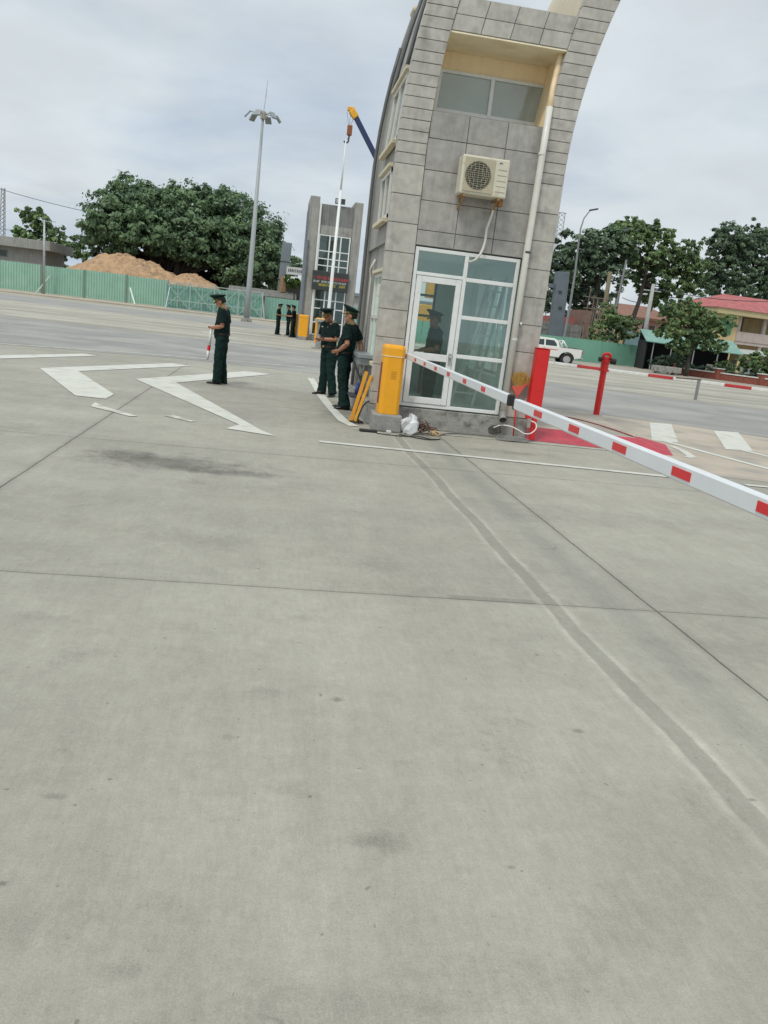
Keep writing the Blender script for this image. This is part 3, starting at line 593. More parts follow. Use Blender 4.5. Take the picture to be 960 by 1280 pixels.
def boom(cab, a, b_, ys, plen=.17):
    A = Vector(a); B = Vector(b_); u = (B-A).normalized(); n = Vector((u.y, -u.x, 0)); FR = Matrix((n, u, Vector((0,0,1)))).transposed()
    m = MB(); hw, hh = .024, .042
    sec = [(-hw+.008,-hh),(hw-.008,-hh),(hw,-hh+.008),(hw,hh-.008),(hw-.008,hh),(-hw+.008,hh),(-hw,hh-.008),(-hw,-hh+.008)]
    vs = [p+n*s_[0]+Vector((0,0,s_[1])) for p in (A, B) for s_ in sec]
    m.add(vs, [(k, (k+1)%8, 8+(k+1)%8, 8+k) for k in range(8)]+[tuple(range(7,-1,-1)), tuple(range(8,16))]); arm = m.build('arm', boomw, cab)
    for y in ys:
        for sd in (1, -1):
            c = A+u*((y-A.y)/u.y)+n*sd*(hw+.002); MB().obox(c, (.0018, plen/2, .021), FR).build('red_reflector', boomr, arm)
    MB().obox(B+u*.014, (hw+.006, .018, hh+.005), FR).build('end_cap', black, arm, bevel=.014)
cabA = cabinet('boom_barrier', 'yellow barrier cabinet beside the booth door with white arm ending in a black cap', 1.80, 12.2, .255, 1.02)
MB().tube([(1.955, 12.2, 1.135), (1.985, 12.2, 1.135)], .055, 16).build('pivot_hub', steel, cabA)
boom(cabA, (2.015, 12.32, 1.135), (1.927, 6.36, 1.122), (11.25, 10.45, 9.65, 8.85, 8.0, 7.2), .15)
cabB = cabinet('boom_barrier', 'nearer barrier whose white arm with red patches runs out of the frame at right', 2.16, .25, .255, 1.02)
MB().tube([(2.005, .25, 1.12), (1.97, .25, 1.12)], .055, 16).build('pivot_hub', steel, cabB)
boom(cabB, (1.895, .15, 1.112), (1.925, 6.16, 1.110), (5.55, 4.82, 4.12, 3.42, 2.72, 2.0, 1.3, .6), .175)

# small things at the foot of the cabinet
pk = MB(); pk.bar((1.32, 12.72, .01), (1.50, 12.80, .80), .055, .02, up=(0,1,0)); pk.bar((1.38, 12.68, .01), (1.555, 12.585, .76), .022, .05)
tag(pk.build('yellow_batten', mat('yellow_batten', (.72, .33, .02), .5, .1), None, bevel=.003), 'short yellow painted batten leaning on the booth corner behind the cabinet', 'batten')
bg = MB()
for i in range(2):
    pass
def crumple(name, c, r, m, n=14, k=8, seed=1):
    rr = random.Random(seed); b = MB(); vs = []
    for i in range(k+1):
        t = math.pi*i/k
        for j in range(n):
            a = 2*math.pi*j/n; q = 1+rr.uniform(-.28, .28)
            vs.append((c[0]+r[0]*q*math.sin(t)*math.cos(a), c[1]+r[1]*q*math.sin(t)*math.sin(a), max(.006, c[2]-r[2]*q*math.cos(t))))
    b.add(vs, [(i*n+j, i*n+(j+1)%n, (i+1)*n+(j+1)%n, (i+1)*n+j) for i in range(k) for j in range(n)]); return b.build(name, m, None)
tag(crumple('plastic_bag', (2.13, 11.92, .13), (.13, .09, .15), mat('white_plastic', (.62, .63, .64), .3, .12, 12), seed=4), 'crumpled white plastic bag on the ground beside the cabinet block', 'plastic bag')
rb = MB(); rr = random.Random(3)
for i in range(26):
    a = Vector((2.33+rr.uniform(-.12, .14), 12.02+rr.uniform(-.12, .12), .03+rr.uniform(0, .12))); d = Vector((rr.uniform(-1, 1), rr.uniform(-.6, .6), rr.uniform(-.3, .35))).normalized()*rr.uniform(.08, .17)
    rb.tube([a-d, a+Vector((0, 0, rr.uniform(0, .03))), a+d], .007, 6)
tag(rb.build('wire_bundle', mat('rusty_wire', (.10, .045, .03), .7, .4, 30)), 'tangled bundle of brown wire and rods lying by the white bag', 'wire bundle')
tag(crumple('orange_sack', (2.53, 11.98, .03), (.07, .05, .05), mat('tan_cloth', (.5, .36, .2), .8, .15, 12), seed=9), 'small tan rag lying at the end of the wire bundle', 'rag')
tag(MB().box(1.36, 1.62, 11.70, 11.82, .004, .035).build('rubber_pad', black, None, bevel=.008), 'flat black rubber pad on the ground before the cabinet block', 'rubber pad')
tag(MB().obox((1.80, 11.80, .025), (.035, .03, .02)).build('paper_cup', mat('white_scrap', (.6, .6, .58), .6), None, bevel=.008), 'small white paper scrap lying in front of the cabinet block', 'litter')
def cable(name, pts, r, m, label):
    P = [Vector(p) for p in pts]; o = []
    for i in range(len(P)-1):
        p0 = P[max(i-1, 0)]; p1 = P[i]; p2 = P[i+1]; p3 = P[min(i+2, len(P)-1)]
        for k in range(6):
            t = k/6; o.append(.5*((2*p1)+(-p0+p2)*t+(2*p0-5*p1+4*p2-p3)*t*t+(-p0+3*p1-3*p2+p3)*t**3))
    o.append(P[-1]); return tag(MB().tube(o, r, 6).build(name, m, None, smooth=True), label, 'cable')
cable('cable', [(1.60, 11.62, .012), (1.95, 11.55, .012), (2.2, 11.70, .012), (2.4, 11.52, .012), (2.55, 11.62, .012), (2.3, 11.45, .012), (1.95, 11.72, .012)], .008, black, 'black cable snaking on the ground in front of the white bag')
cable('cable', [(1.57, 12.66, .36), (1.47, 12.5, .30), (1.40, 12.44, .12), (1.42, 12.6, .02), (1.30, 12.75, .015), (1.44, 12.9, .015), (1.5, 12.6, .02), (1.36, 12.55, .02), (1.40, 12.95, .02)], .012, black, 'loose black cable between the cabinet block and the booth corner')
cable('cable', [(2.62, 12.02, .02), (2.9, 12.35, .02), (3.3, 12.45, .02), (3.62, 12.42, .02)], .012, mat('grey_cable', (.17, .165, .155), .7), 'thin grey cable lying along the foot of the booth plinth')
# coil of cables
P = [(3.85+.30*math.cos(a*1.7)*(1-.035*a), 12.22+.15*math.sin(a*1.7)*(1-.035*a)+.03*math.sin(5*a), .012+.004*a) for a in [i*.30 for i in range(50)]]
tag(MB().tube(P, .008, 6).build('cable_coil', mat('coil_grey', (.24, .235, .22), .7), None, smooth=True), 'coil of grey cable on the ground at the right corner of the booth', 'cable coil')
# hole in plinth and white hose
hm = MB(); hm.prism([(3.54, .05), (3.52, .12), (3.57, .17), (3.68, .19), (3.73, .15), (3.75, .06), (3.64, .03)], Y0-.008, Y0+.004); hm.build('plinth_hole', mat('broken_hole', (.10, .095, .08), .95, .5, 14), tower)
cable('hose', [(3.60, 12.57, .14), (3.70, 12.5, .20), (3.85, 12.42, .20), (3.98, 12.36, .15), (4.05, 12.33, .12), (4.14, 12.30, .14), (4.21, 12.30, .22), (4.20, 12.32, .30), (4.12, 12.34, .33)], .011, mat('white_hose', (.7, .7, .66), .4), 'curling white hose between the hole in the plinth and the red ramp')
# broom
br = thing('broom', 'upturned straw broom with red handle leaning at the right corner of the booth', 'broom', (3.9, 12.45, 0))
b = MB(); b.tube([(3.90, 12.42, .02), (3.885, 12.50, .72)], .012, 8); b.build('handle', redp, br, smooth=True)
b = MB(); b.prism([(3.865, .70), (3.905, .70), (3.97, .80), (4.03, .90), (3.98, .88), (3.90, .84), (3.78, .83), (3.79, .80)], 12.49, 12.53); b.build('head', mat('red_plastic', (.62, .10, .07), .5, .1), br)
b = MB(); rr = random.Random(8)
for i in range(170):
    a = R(90+rr.uniform(-52, 46)); l = rr.uniform(.25, .33); c0 = Vector((3.89+rr.uniform(-.05, .07), 12.51+rr.uniform(-.015, .02), .80)); b.bar(c0, c0+Vector((math.cos(a)*l*.75, rr.uniform(-.03, .03), math.sin(a)*l*.85)), .005)
b.build('bristles', mat('straw', (.50, .30, .07), .8, .3, 40), br)

# ------------------------------------------------------------------ red ramp, bollards
isl = MB(); isl.add([(4.12, 12.50, .004), (6.55, 12.23, .004), (7.12, 13.65, .004), (6.75, 14.0, .06), (4.5, 13.35, .125), (6.35, 13.25, .115), (4.30, 12.5, .0)],
                    [(0, 1, 5, 4), (1, 2, 3, 5)])
isl.add([(4.12, 12.50, .0), (4.12, 13.3, .0), (4.5, 13.35, .125), (4.12, 12.5, .004)], [(0, 2, 1)])
o = isl.build('red_ramp', redk); tag(o, 'faded red painted kerb ramp on the ground right of the booth', 'kerb ramp')
isl = MB(); isl.slab([(4.25, 13.35), (6.35, 13.26), (6.72, 14.0), (6.9, 16.0), (7.4, 17.3), (4.9, 17.6), (4.25, 16)], 0, .11); structure(isl.build('traffic_island_paving', dirtp, None, bevel=.02))
bl = thing('red_post', 'wide flat red steel post on a short leg in front of the right booth corner', 'bollard', (4.17, 12.4, .1))
MB().box(4.055, 4.265, 12.34, 12.50, .56, 1.455).build('panel', redp, bl, bevel=.012)
MB().box(4.16, 4.235, 12.37, 12.45, .03, .56).build('leg', redp, bl, bevel=.005); MB().box(4.05, 4.085, 12.37, 12.45, .36, .56).build('hook', redp, bl, bevel=.005); MB().box(4.086, 4.13, 12.38, 12.44, .36, .40).build('hook_tip', redp, bl)
MB().slab([(4.05, 12.33), (4.27, 12.33), (4.40, 12.39), (4.27, 12.51), (4.05, 12.51)], 1.457, 1.468).build('top_plate', redp, bl, bevel=.003)
b2 = thing('red_post', 'slim red steel post with a ring and black knob at its head', 'bollard', (7.13, 17.0, 0))
b = MB(); b.tube([(7.13, 17.0, 0), (7.13, 17.0, 1.12)], .068, 16); b.build('pole', redp, b2, smooth=False)
b = MB(); b.tube([(7.13, 17.0, 1.05), (7.13, 17.0, 1.10)], .11, 16); b.tube([(7.13, 17.0, 1.25), (7.13, 17.0, 1.29)], .12, 16); b.tube([(7.13, 17.0, 1.09), (7.13, 17.0, 1.36)], .085, 16); b.build('collar', redp, b2)
b = MB(); b.tube([(7.14+.085*math.cos(a), 16.98, 1.37+.06*math.sin(a)) for a in [2*math.pi*i/18 for i in range(19)]], .035, 8, cap=False); b.build('ring', redp, b2, smooth=True)
b = MB(); b.tube([(6.97, 16.98, 1.30), (7.05, 16.98, 1.30)], .05, 10); b.tube([(7.22, 16.93, 1.29), (7.33, 16.90, 1.28)], .065, 12); b.build('knob', black, b2, smooth=False)
MB().tube([(7.13, 17.0, .0), (7.13, 17.0, .018)], .16, 18).build('base_plate', redp, b2)
# thin grey post on the far road
tp = thing('marker_post', 'thin grey post with a short crossbar standing on the far concrete road', 'post', gr(869, 500))
g0 = gr(869, 500); b = MB(); b.bar((g0.x, g0.y, 0), (g0.x, g0.y, .72), .09, .07); b.build('post', mat('grey_post', (.22, .23, .22), .6), tp)
MB().bar((g0.x-.9, g0.y, .72), (g0.x+.08, g0.y, .74), .05).build('crossbar', mat('brown_bar', (.16, .10, .08), .6), tp)

# ------------------------------------------------------------------ people
CLT = bpy.data.textures.new('folds', 'CLOUDS'); CLT.noise_scale = .085; CLT.noise_depth = 2
def folds(o, k=.022):
    d = o.modifiers.new('f', 'DISPLACE'); d.texture = CLT; d.strength = k; d.mid_level = .5; d.texture_coords = 'LOCAL'; return o
def lerp3(a, b_, t): return Vector(a)*(1-t)+Vector(b_)*t
def person(label, loc, rz, pose, vox=.0065, cap=True, belly=1., group=None, ribbon=(.55,.33,.06), tilt=0):
    t = thing('person', label, 'person', (0, 0, 0), group)
    hipc = Vector(pose.get('hip', (0, 0, .93))); ch = Vector(pose.get('chest', (0, 0, 1.36))); sy = pose.get('twist', 0)
    T = Matrix.Rotation(sy, 3, 'Z')
    shl = {s: ch+T@Vector((s*.185, -.005, .05)) for s in (-1, 1)}
    hips = {s: hipc+Vector((s*.09, 0, -.02)) for s in (-1, 1)}
    kn = {-1: Vector(pose['knee_l']), 1: Vector(pose['knee_r'])}; an = {-1: Vector(pose['ank_l']), 1: Vector(pose['ank_r'])}
    el = {-1: Vector(pose['el_l']), 1: Vector(pose['el_r'])}; wr = {-1: Vector(pose['wr_l']), 1: Vector(pose['wr_r'])}
    hdv = {-1: Vector(pose['hd_l']), 1: Vector(pose['hd_r'])}
    neck = ch+Vector((0, -.01, .095)); HR = Matrix.Rotation(pose.get('hyaw', 0), 3, 'Z') @ Matrix.Rotation(pose.get('hpitch', 0), 3, 'X')
    hb = neck+Vector((0, .018, .030))
    def H(x, y, z): return hb+HR@Vector((x, y, z))
    ux = lambda r: T@Vector((r, 0, 0)); uy = lambda r: T@Vector((0, r, 0))
    # body
    b = MB(); b.loft([(hipc+Vector((0,0,-.06)), ux(.13), uy(.09)), (lerp3(hipc, ch, .3), ux(.125), uy(.09)), (lerp3(hipc, ch, .7), ux(.14), uy(.095)), (ch+Vector((0,0,.04)), ux(.15), uy(.08)), (ch+Vector((0,0,.09)), ux(.09), uy(.06))], 16)
    b.tube([ch+Vector((0,0,.05)), neck, H(0, .01, .06)], [.062, .056, .055], 14)
    hr = [(-.005, .022, .02, .062), (.012, .040, .040, .050), (.035, .050, .058, .034), (.07, .060, .074, .018), (.11, .068, .086, .008), (.15, .073, .092, .002), (.19, .070, .088, -.002), (.215, .055, .07, -.004), (.232, .025, .035, -.004)]
    b.loft([(H(0, f+.012, z), HR@Vector((w_, 0, 0)), HR@Vector((0, d_, 0))) for z, w_, d_, f in hr], 18)
    b.loft([(H(0, .088, .125), HR@Vector((.008,0,0)), HR@Vector((0,.012,0))), (H(0, .104, .098), HR@Vector((.012,0,0)), HR@Vector((0,.017,0))), (H(0, .108, .083), HR@Vector((.018,0,0)), HR@Vector((0,.018,0))), (H(0, .095, .076), HR@Vector((.014,0,0)), HR@Vector((0,.012,0)))], 8)
    for s in (-1, 1): b.ball(H(s*.076, .005, .105), (.012, .022, .032), HR, 8, 6); b.ball(H(s*.032, .088, .052), (.022, .016, .012), HR, 8, 6)
    b.ball(H(0, .092, .05), (.026, .016, .014), HR, 8, 6); b.ball(H(0, .085, .137), (.045, .02, .012), HR, 8, 6)
    for s in (-1, 1):
        b.tube([shl[s]-T@Vector((s*.03, 0, 0)), lerp3(shl[s], el[s], .5), el[s], lerp3(el[s], wr[s], .3), lerp3(el[s], wr[s], .75), wr[s]], [.052, .050, .044, .045, .036, .028], 12)
        b.tube([hips[s], lerp3(hips[s], kn[s], .4), kn[s], lerp3(kn[s], an[s], .35), an[s]], [.085, .075, .053, .055, .036], 12)
        b.ball(an[s]+Vector((0, .03, -.02)), (.035, .06, .035))
        d = hdv[s].normalized(); pn_ = Vector(pose.get('palm_l' if s < 0 else 'palm_r', (0, 0, 1))); pn_ = (pn_-d*pn_.dot(d)).normalized(); sd = d.cross(pn_)
        Rm = Matrix((sd, d, pn_)).transposed(); pc = wr[s]+d*.045
        b.ball(pc, (.038, .052, .016), Rm, 10, 8)
        for k, (o_, ln) in enumerate(((-.030, .058), (-.010, .072), (.010, .068), (.028, .052))):
            f0 = pc+sd*o_*.85+d*.03; f1 = f0+(d*.9+sd*o_*1.2-pn_*.25)*ln*.55; f2 = f1+(d*.55-pn_*.8)*ln*.5
            b.tube([f0, f1, f2], [.0092, .0085, .0068], 7)
        th = -1 if s > 0 else 1
        f0 = pc-d*.02+sd*th*.03; f1 = f0+(d*.6+sd*th*.8-pn_*.3)*.035; b.tube([f0, f1, f1+(d*.85-pn_*.4)*.028], [.012, .010, .008], 7)
    body = b.build('body', skin, t, remesh=vox)
    # shirt
    b = MB(); W = belly; sag = hipc+Vector((0, .0, .02)); th_ = ch-hipc
    rs = [(-.08, .168, .136), (.06, .172, .140*W), (.22, .178, .146*W), (.45, .186, .144*(W+1)/2), (.72, .200, .136), (.92, .206, .126), (1.05, .190, .100), (1.14, .155, .080), (1.20, .10, .062), (1.235, .072, .062)]
    b.loft([(hipc+th_*k+Vector((0, (.012*W if k < .6 else 0), 0)), ux(a), uy(c)) for k, a, c in rs], 24)
    for s in (-1, 1):
        e = lerp3(shl[s], el[s], .78)
        b.tube([shl[s]-T@Vector((s*.05, 0, .01)), shl[s]+T@Vector((s*.005, 0, -.01)), lerp3(shl[s], el[s], .35), e], [.074, .080, .078, .080], 14)
    b.ball(ch+T@Vector((.0, .085, .02)), (.12, .03, .1), T)
    sh = folds(b.build('shirt', unif, t, remesh=vox*1.1), .026)
    cl = MB()
    for s in (-1, 1): cl.bar(neck+T@Vector((s*.012, .066, -.055)), neck+T@Vector((s*.062, .035, -.005)), .035, .008)
    cl.build('collar', unif, sh)
    # trousers
    b = MB(); b.loft([(hipc+Vector((0,0,.06)), ux(.162), uy(.128*W)), (hipc+Vector((0,0,0)), ux(.176), uy(.136)), (hipc+Vector((0,-.005,-.09)), ux(.174), uy(.130)), (hipc+Vector((0,0,-.14)), ux(.11), uy(.09))], 22)
    for s in (-1, 1):
        hem = an[s]+Vector((0, .004, -.035))
        b.tube([hips[s], lerp3(hips[s], kn[s], .35), lerp3(hips[s], kn[s], .75), kn[s]+Vector((0,.005,0)), lerp3(kn[s], hem, .4), lerp3(kn[s], hem, .85), hem], [.104, .108, .097, .090, .088, .088, .092], 16)
    folds(b.build('trousers', unift, t, remesh=vox*1.1), .034)
    if pose.get('stripe', False):
        st = MB(); 
        for s in (-1, 1): 
            st.tube([hips[s]+Vector((s*.09, 0, -.05)), lerp3(hips[s], kn[s], .5)+Vector((s*.093, 0, 0)), kn[s]+Vector((s*.074, 0, 0)), lerp3(kn[s], an[s], .5)+Vector((s*.070, 0, 0)), an[s]+Vector((s*.070, 0, -.02))], .006, 5)
        st.build('trouser_piping', mat('red_piping', (.12, .06, .03), .8), t)
    b = MB(); b.loft([(hipc+Vector((0,.004,.035)), ux(.176), uy(.146*W)), (hipc+Vector((0,.004,.075)), ux(.177), uy(.148*W))], 24); bt = b.build('belt', mat('belt_leather', (.014, .010, .008), .4), t)
    MB().obox(hipc+T@Vector((0, .154*W, .055)), (.024, .006, .019), T).build('buckle', goldm, bt)
    for s in (-1, 1):
        f = Vector(pose.get('toe_l' if s < 0 else 'toe_r', (0, 1, 0))); f.z = 0; f.normalize(); q = Vector((f.y, -f.x, 0)); a0 = an[s].copy(); a0.z = 0
        prof = [(-.085, .024, .062), (-.07, .034, .08), (-.02, .036, .088), (.04, .040, .066), (.10, .046, .050), (.155, .042, .040), (.19, .030, .030), (.203, .014, .018)]
        b = MB(); b.loft([(a0+f*x+Vector((0,0,h/2+.004)), q*w_, Vector((0,0,h/2))) for x, w_, h in prof], 14); b.build('shoe', shoem, t, smooth=True)
    # hair
    b = MB(); b.loft([(H(0, -.022, .075), HR@Vector((.060,0,0)), HR@Vector((0,.066,0))), (H(0, -.016, .12), HR@Vector((.0745,0,0)), HR@Vector((0,.084,0))), (H(0, -.008, .165), HR@Vector((.078,0,0)), HR@Vector((0,.092,0))), (H(0, 0, .205), HR@Vector((.072,0,0)), HR@Vector((0,.088,0))), (H(0, 0, .238), HR@Vector((.035,0,0)), HR@Vector((0,.045,0)))], 18)
    b.build('hair', hairm, t, smooth=True)
    for s in (-1, 1): MB().ball(H(s*.030, .094, .117), (.012, .006, .005), HR, 8, 6).build('eye', mat('eye_dark', (.01, .008, .008), .3), t)
    MB().ball(H(0, .107, .048), (.022, .006, .004), HR, 8, 6).build('mouth', mat('lip', (.22, .07, .05), .5), t)
    if cap:
        def C(x, y, z): return H(x, y+.008, z)
        kx = lambda r: HR@Vector((r, 0, 0)); ky = lambda r, q=0: HR@Vector((0, r, q))
        b = MB(); b.loft([(C(0,0,.160), kx(.082), ky(.100, .008)), (C(0,0,.205), kx(.086), ky(.104, .014)), (C(0,.004,.222), kx(.112), ky(.126, .030)), (C(0,.006,.238), kx(.142), ky(.150, .046)), (C(0,.006,.250), kx(.144), ky(.152, .050)), (C(0,.004,.262), kx(.115), ky(.122, .044)), (C(0,.0,.268), kx(.04), ky(.045, .016))], 28)
        cp = b.build('cap', capm, t, smooth=True)
        b = MB(); b.loft([(C(0,0,.162), kx(.0845), ky(.1025, .008)), (C(0,0,.194), kx(.088), ky(.106, .013))], 28, cap=False); b.build('cap_band', mat('cap_band', (.02, .045, .02), .8), cp, smooth=True)
        vs = []; n_ = 12
        for i in range(n_+1):
            a = math.pi*(.12+.76*i/n_); 
            vs.append(C(.084*math.cos(a), .100*math.sin(a), .166)); r2 = math.sin(a); vs.append(C(.092*math.cos(a), .100*math.sin(a)+.058*r2, .166-.034*r2))
        b = MB(); b.add([v_+HR@Vector((0,0,.0)) for v_ in vs]+[v_+HR@Vector((0,0,.006)) for v_ in vs], [(2*i, 2*i+1, 2*i+3, 2*i+2) for i in range(n_)]+[(2*i+2*(n_+1), 2*i+2+2*(n_+1), 2*i+3+2*(n_+1), 2*i+1+2*(n_+1)) for i in range(n_)])
        b.build('visor', mat('visor_black', (.012, .012, .012), .25), cp, smooth=True)
        b = MB(); b.tube([C(.088*math.cos(a), .106*math.sin(a)+.002, .172) for a in [math.pi*(.1+.8*i/14) for i in range(15)]], .006, 6)
        b.tube([C(.088*math.cos(a), .100*math.sin(a)+.052*math.sin(a), .148+.02*(1-math.sin(a))) for a in [math.pi*(.2+.6*i/14) for i in range(15)]], .006, 6); b.build('gold_cord', goldm, cp, smooth=True)
        MB().ball(C(0, .115, .205), (.018, .008, .022), HR, 10, 8).build('cap_badge', goldm, cp, smooth=True)
    for s in (-1, 1):
        c0 = shl[s]+T@Vector((-s*.035, 0, .072)); MB().obox(c0, (.048, .022, .006), T@Matrix.Rotation(s*.35, 3, 'Y')).build('shoulder_board', mat('shoulder_board', (.10, .13, .03), .6), sh)
        out = (lerp3(shl[s], el[s], .5)-ch); e = lerp3(shl[s], el[s], .42); o2 = T@Vector((s, 0, 0)); MB().ball(e+o2*.064, (.006, .022, .028), T, 8, 6).build('sleeve_patch', mat('patch_gold', (.22, .16, .04), .6), sh)
    MB().obox(ch+T@Vector((.08, .118, .0)), (.026, .006, .009), T).build('name_bar', mat('badge_pale', (.45, .45, .4), .4), sh)
    MB().ball(ch+T@Vector((-.08, .115, .0)), (.012, .006, .012)).build('chest_badge', mat('badge_red', (.35, .12, .04), .4), sh)
    t.location = loc; t.rotation_euler = (0, 0, rz)
    return t
HANDFRONT = dict(knee_l=(-.10, .02, .49), knee_r=(.10, .0, .49), ank_l=(-.11, .03, .09), ank_r=(.11, -.05, .09))
# A: reading something held at the waist, seen from his left side
pA = dict(HANDFRONT, chest=(0, .0, 1.37), hpitch=-.48, hyaw=.05, el_l=(-.235, -.03, 1.13), wr_l=(-.13, .19, 1.09), hd_l=(.8, .5, .1), palm_l=(.2, -.4, 1), el_r=(.235, -.05, 1.13), wr_r=(.12, .19, 1.07), hd_r=(-.8, .5, .05), palm_r=(0, -.3, 1))
person('person in dark green uniform and peaked cap standing alone on the road, head bowed', (-.98, 16.62, 0), R(82), pA, belly=1.08)
bt = thing('traffic_baton', 'translucent white and red traffic baton hanging from the hands of the lone officer', 'baton', (-1.27, 16.52, .55))
b = MB(); b.tube([(-1.195, 16.56, 1.06), (-1.215, 16.54, .74)], [.024, .028], 12); b.tube([(-1.222, 16.54, .64), (-1.24, 16.53, .46)], [.03, .026], 12); b.build('tube', mat('milky_plastic', (.62, .62, .62), .3), bt, smooth=True)
MB().tube([(-1.215, 16.54, .74), (-1.222, 16.54, .64)], .031, 12).build('red_band', redp, bt)
# B: looking at a phone, leaning, legs slanting to the left
pB = dict(hip=(.02, .0, .91), chest=(.12, -.04, 1.34), twist=0, hpitch=-.42, hyaw=.1, knee_l=(-.10, .06, .49), knee_r=(.06, .03, .48), ank_l=(-.20, .16, .09), ank_r=(.06, .06, .09), toe_l=(-.5, 1, 0), toe_r=(.35, 1, 0),
          el_l=(-.14, -.02, 1.11), wr_l=(.02, .22, 1.10), hd_l=(.7, .6, .1), palm_l=(0, -.3, 1), el_r=(.36, -.04, 1.11), wr_r=(.16, .22, 1.07), hd_r=(-.7, .6, .15), palm_r=(0, -.2, 1), stripe=False)
pB['ank_l'] = (-.30, .06, .09); pB['knee_l'] = (-.17, .06, .5)
person('person in dark green uniform and peaked cap bent over a phone held at the waist', (1.15, 16.55, 0), R(125), pB)
tag(MB().obox((.98, 16.37, 1.13), (.02, .038, .006), Matrix.Rotation(.5, 3, 'X')).build('phone', black, None, bevel=.003), 'small dark phone held in both hands by the bent officer', 'phone')
# C: hand on hip, the other arm resting on the ledge
pC = dict(hip=(0, .03, .93), chest=(0, -.03, 1.37), twist=-.1, hpitch=.02, hyaw=.12, knee_l=(-.09, .0, .49), knee_r=(.10, .02, .49), ank_l=(-.10, -.09, .09), ank_r=(.12, .0, .09), toe_l=(-.35, 1, 0), toe_r=(.1, 1, 0),
          el_l=(-.30, -.06, 1.14), wr_l=(-.185, .10, 1.01), hd_l=(.25, .9, -.25), palm_l=(1, 0, .3), el_r=(.27, -.17, 1.16), wr_r=(.22, -.20, 1.02), hd_r=(0, -.5, -.8), palm_r=(0, 0, 1), stripe=True)
person('person in dark green uniform and peaked cap with hand on hip beside the booth wall', (1.30, 14.38, 0), R(72), pC, belly=1.12)
# inside the booth
pG = dict(HANDFRONT, chest=(0, .0, 1.36), hpitch=-.1, hyaw=.1, el_l=(-.25, .02, 1.12), wr_l=(-.17, .24, 1.08), hd_l=(.3, .9, 0), el_r=(.25, -.02, 1.12), wr_r=(.14, .22, 1.06), hd_r=(-.3, .9, 0))
person('person in dark uniform and cap standing inside the booth behind the door glass', (2.78, 14.15, .345-.24), R(95), pG, vox=.01)
# three far officers
pD = dict(HANDFRONT, chest=(0, .0, 1.37), hpitch=-.2, el_l=(-.24, -.03, 1.13), wr_l=(-.12, .24, 1.12), hd_l=(.4, .85, .1), el_r=(.24, -.03, 1.13), wr_r=(.1, .24, 1.1), hd_r=(-.4, .85, 0))
person('person in green uniform and cap at the far booth, facing right towards the other two', (.25, 48.6, 0), R(-100), pD, vox=.016, group='officers talking by the far booth')
pE = dict(HANDFRONT, chest=(0, .0, 1.37), hpitch=-.1, el_l=(-.25, .05, 1.14), wr_l=(.02, .2, 1.16), hd_l=(.9, .1, .1), el_r=(.25, .05, 1.14), wr_r=(-.02, .24, 1.12), hd_r=(-.9, .1, .1))
person('person in green uniform with folded arms nearest the yellow cabinet at the far booth', (1.08, 46.9, 0), R(75), pE, vox=.016, group='officers talking by the far booth')
person('person half hidden between the two other officers at the far booth', (.85, 48.9, 0), R(95), pD, vox=.016, group='officers talking by the far booth')
# small bottle on the side of the booth
tag(MB().tube([(1.50, 13.9, .30+.03), (1.50, 13.9, .47), (1.50, 13.9, .52), (1.50, 13.9, .55)], [.04, .04, .015, .015], 12).build('water_bottle', mat('blue_bottle', (.05, .08, .3), .2), None, smooth=True), 'blue plastic water bottle on a small ledge below the side counter', 'bottle')
MB().box(1.36, 1.56, 13.6, 14.2, .29, .325).build('ledge', darkm, tower)

# ------------------------------------------------------------------ far booth (second tower)
T2 = 45.5
t2 = thing('guard_booth', 'smaller looking grey guard booth far behind with glazed front and dark display board', 'guard booth', (2.83, 47, 0))
MB().box(1.42, 1.93, T2, 49.2, 0, 7.45).build('side_pillar', graniteR, t2, bevel=.03)
MB().box(3.78, 4.24, T2, 49.2, 0, 7.40).build('side_pillar', graniteR, t2, bevel=.03)
MB().box(1.935, 3.775, T2+.12, 49.1, 5.62, 7.12).build('upper_wall', mat('weathered_render', (.20, .20, .195), .8, .15, 2, streak=.4), t2)
MB().box(1.935, 3.775, T2+.1, 49.1, 5.60, 6.05).build('lintel', graniteR, t2)
MB().box(1.40, 1.44, T2+.2, 49.3, .2, 7.0).build('corner_trim', bluesteel, t2); MB().tube([(1.40, T2-.05, 0), (1.40, T2-.05, 5.2)], .12, 10).build('corner_post', mat('post_grey_blue', (.17, .19, .21), .6), t2)
b = MB(); b.bar((1.99, T2+.02, .3), (1.99, T2+.02, 7.1), .10, .05); b.build('downpipe', whitem, t2)
b = MB()
for x in (2.06, 2.62, 3.22, 3.70): b.bar((x, T2+.06, .35), (x, T2+.06, 5.58), .065, .06)
for z in (.35, 1.0, 1.75, 2.2, 4.0, 4.35, 4.75, 5.55): b.bar((2.03, T2+.065, z), (3.74, T2+.065, z), .055, .05)
wf2 = b.build('window_frame', whitem, t2)
MB().add([(2.0, T2+.1, .3), (3.77, T2+.1, .3), (3.77, T2+.1, 5.6), (2.0, T2+.1, 5.6)], [(0,1,2,3)]).build('pane', glass('far_booth_glass', (.45, .55, .5), .5, .1), wf2)
b = MB(); b.box(1.94, 3.77, T2+1.8, T2+1.9, .3, 5.6); b.build('inner_wall', mat('inner_sage', (.26, .34, .31), .7, .25, .8), t2)
b = MB(); b.box(2.7, 3.3, T2+1.6, T2+1.7, 4.4, 5.3); b.box(2.05, 2.55, T2+1.6, T2+1.7, 4.75, 5.3); b.build('inner_window', mat('inner_bright', (.62, .68, .66), .7), t2)
MB().box(1.5, 4.2, T2-.02, 49, 0, .28).build('plinth', concr, t2)
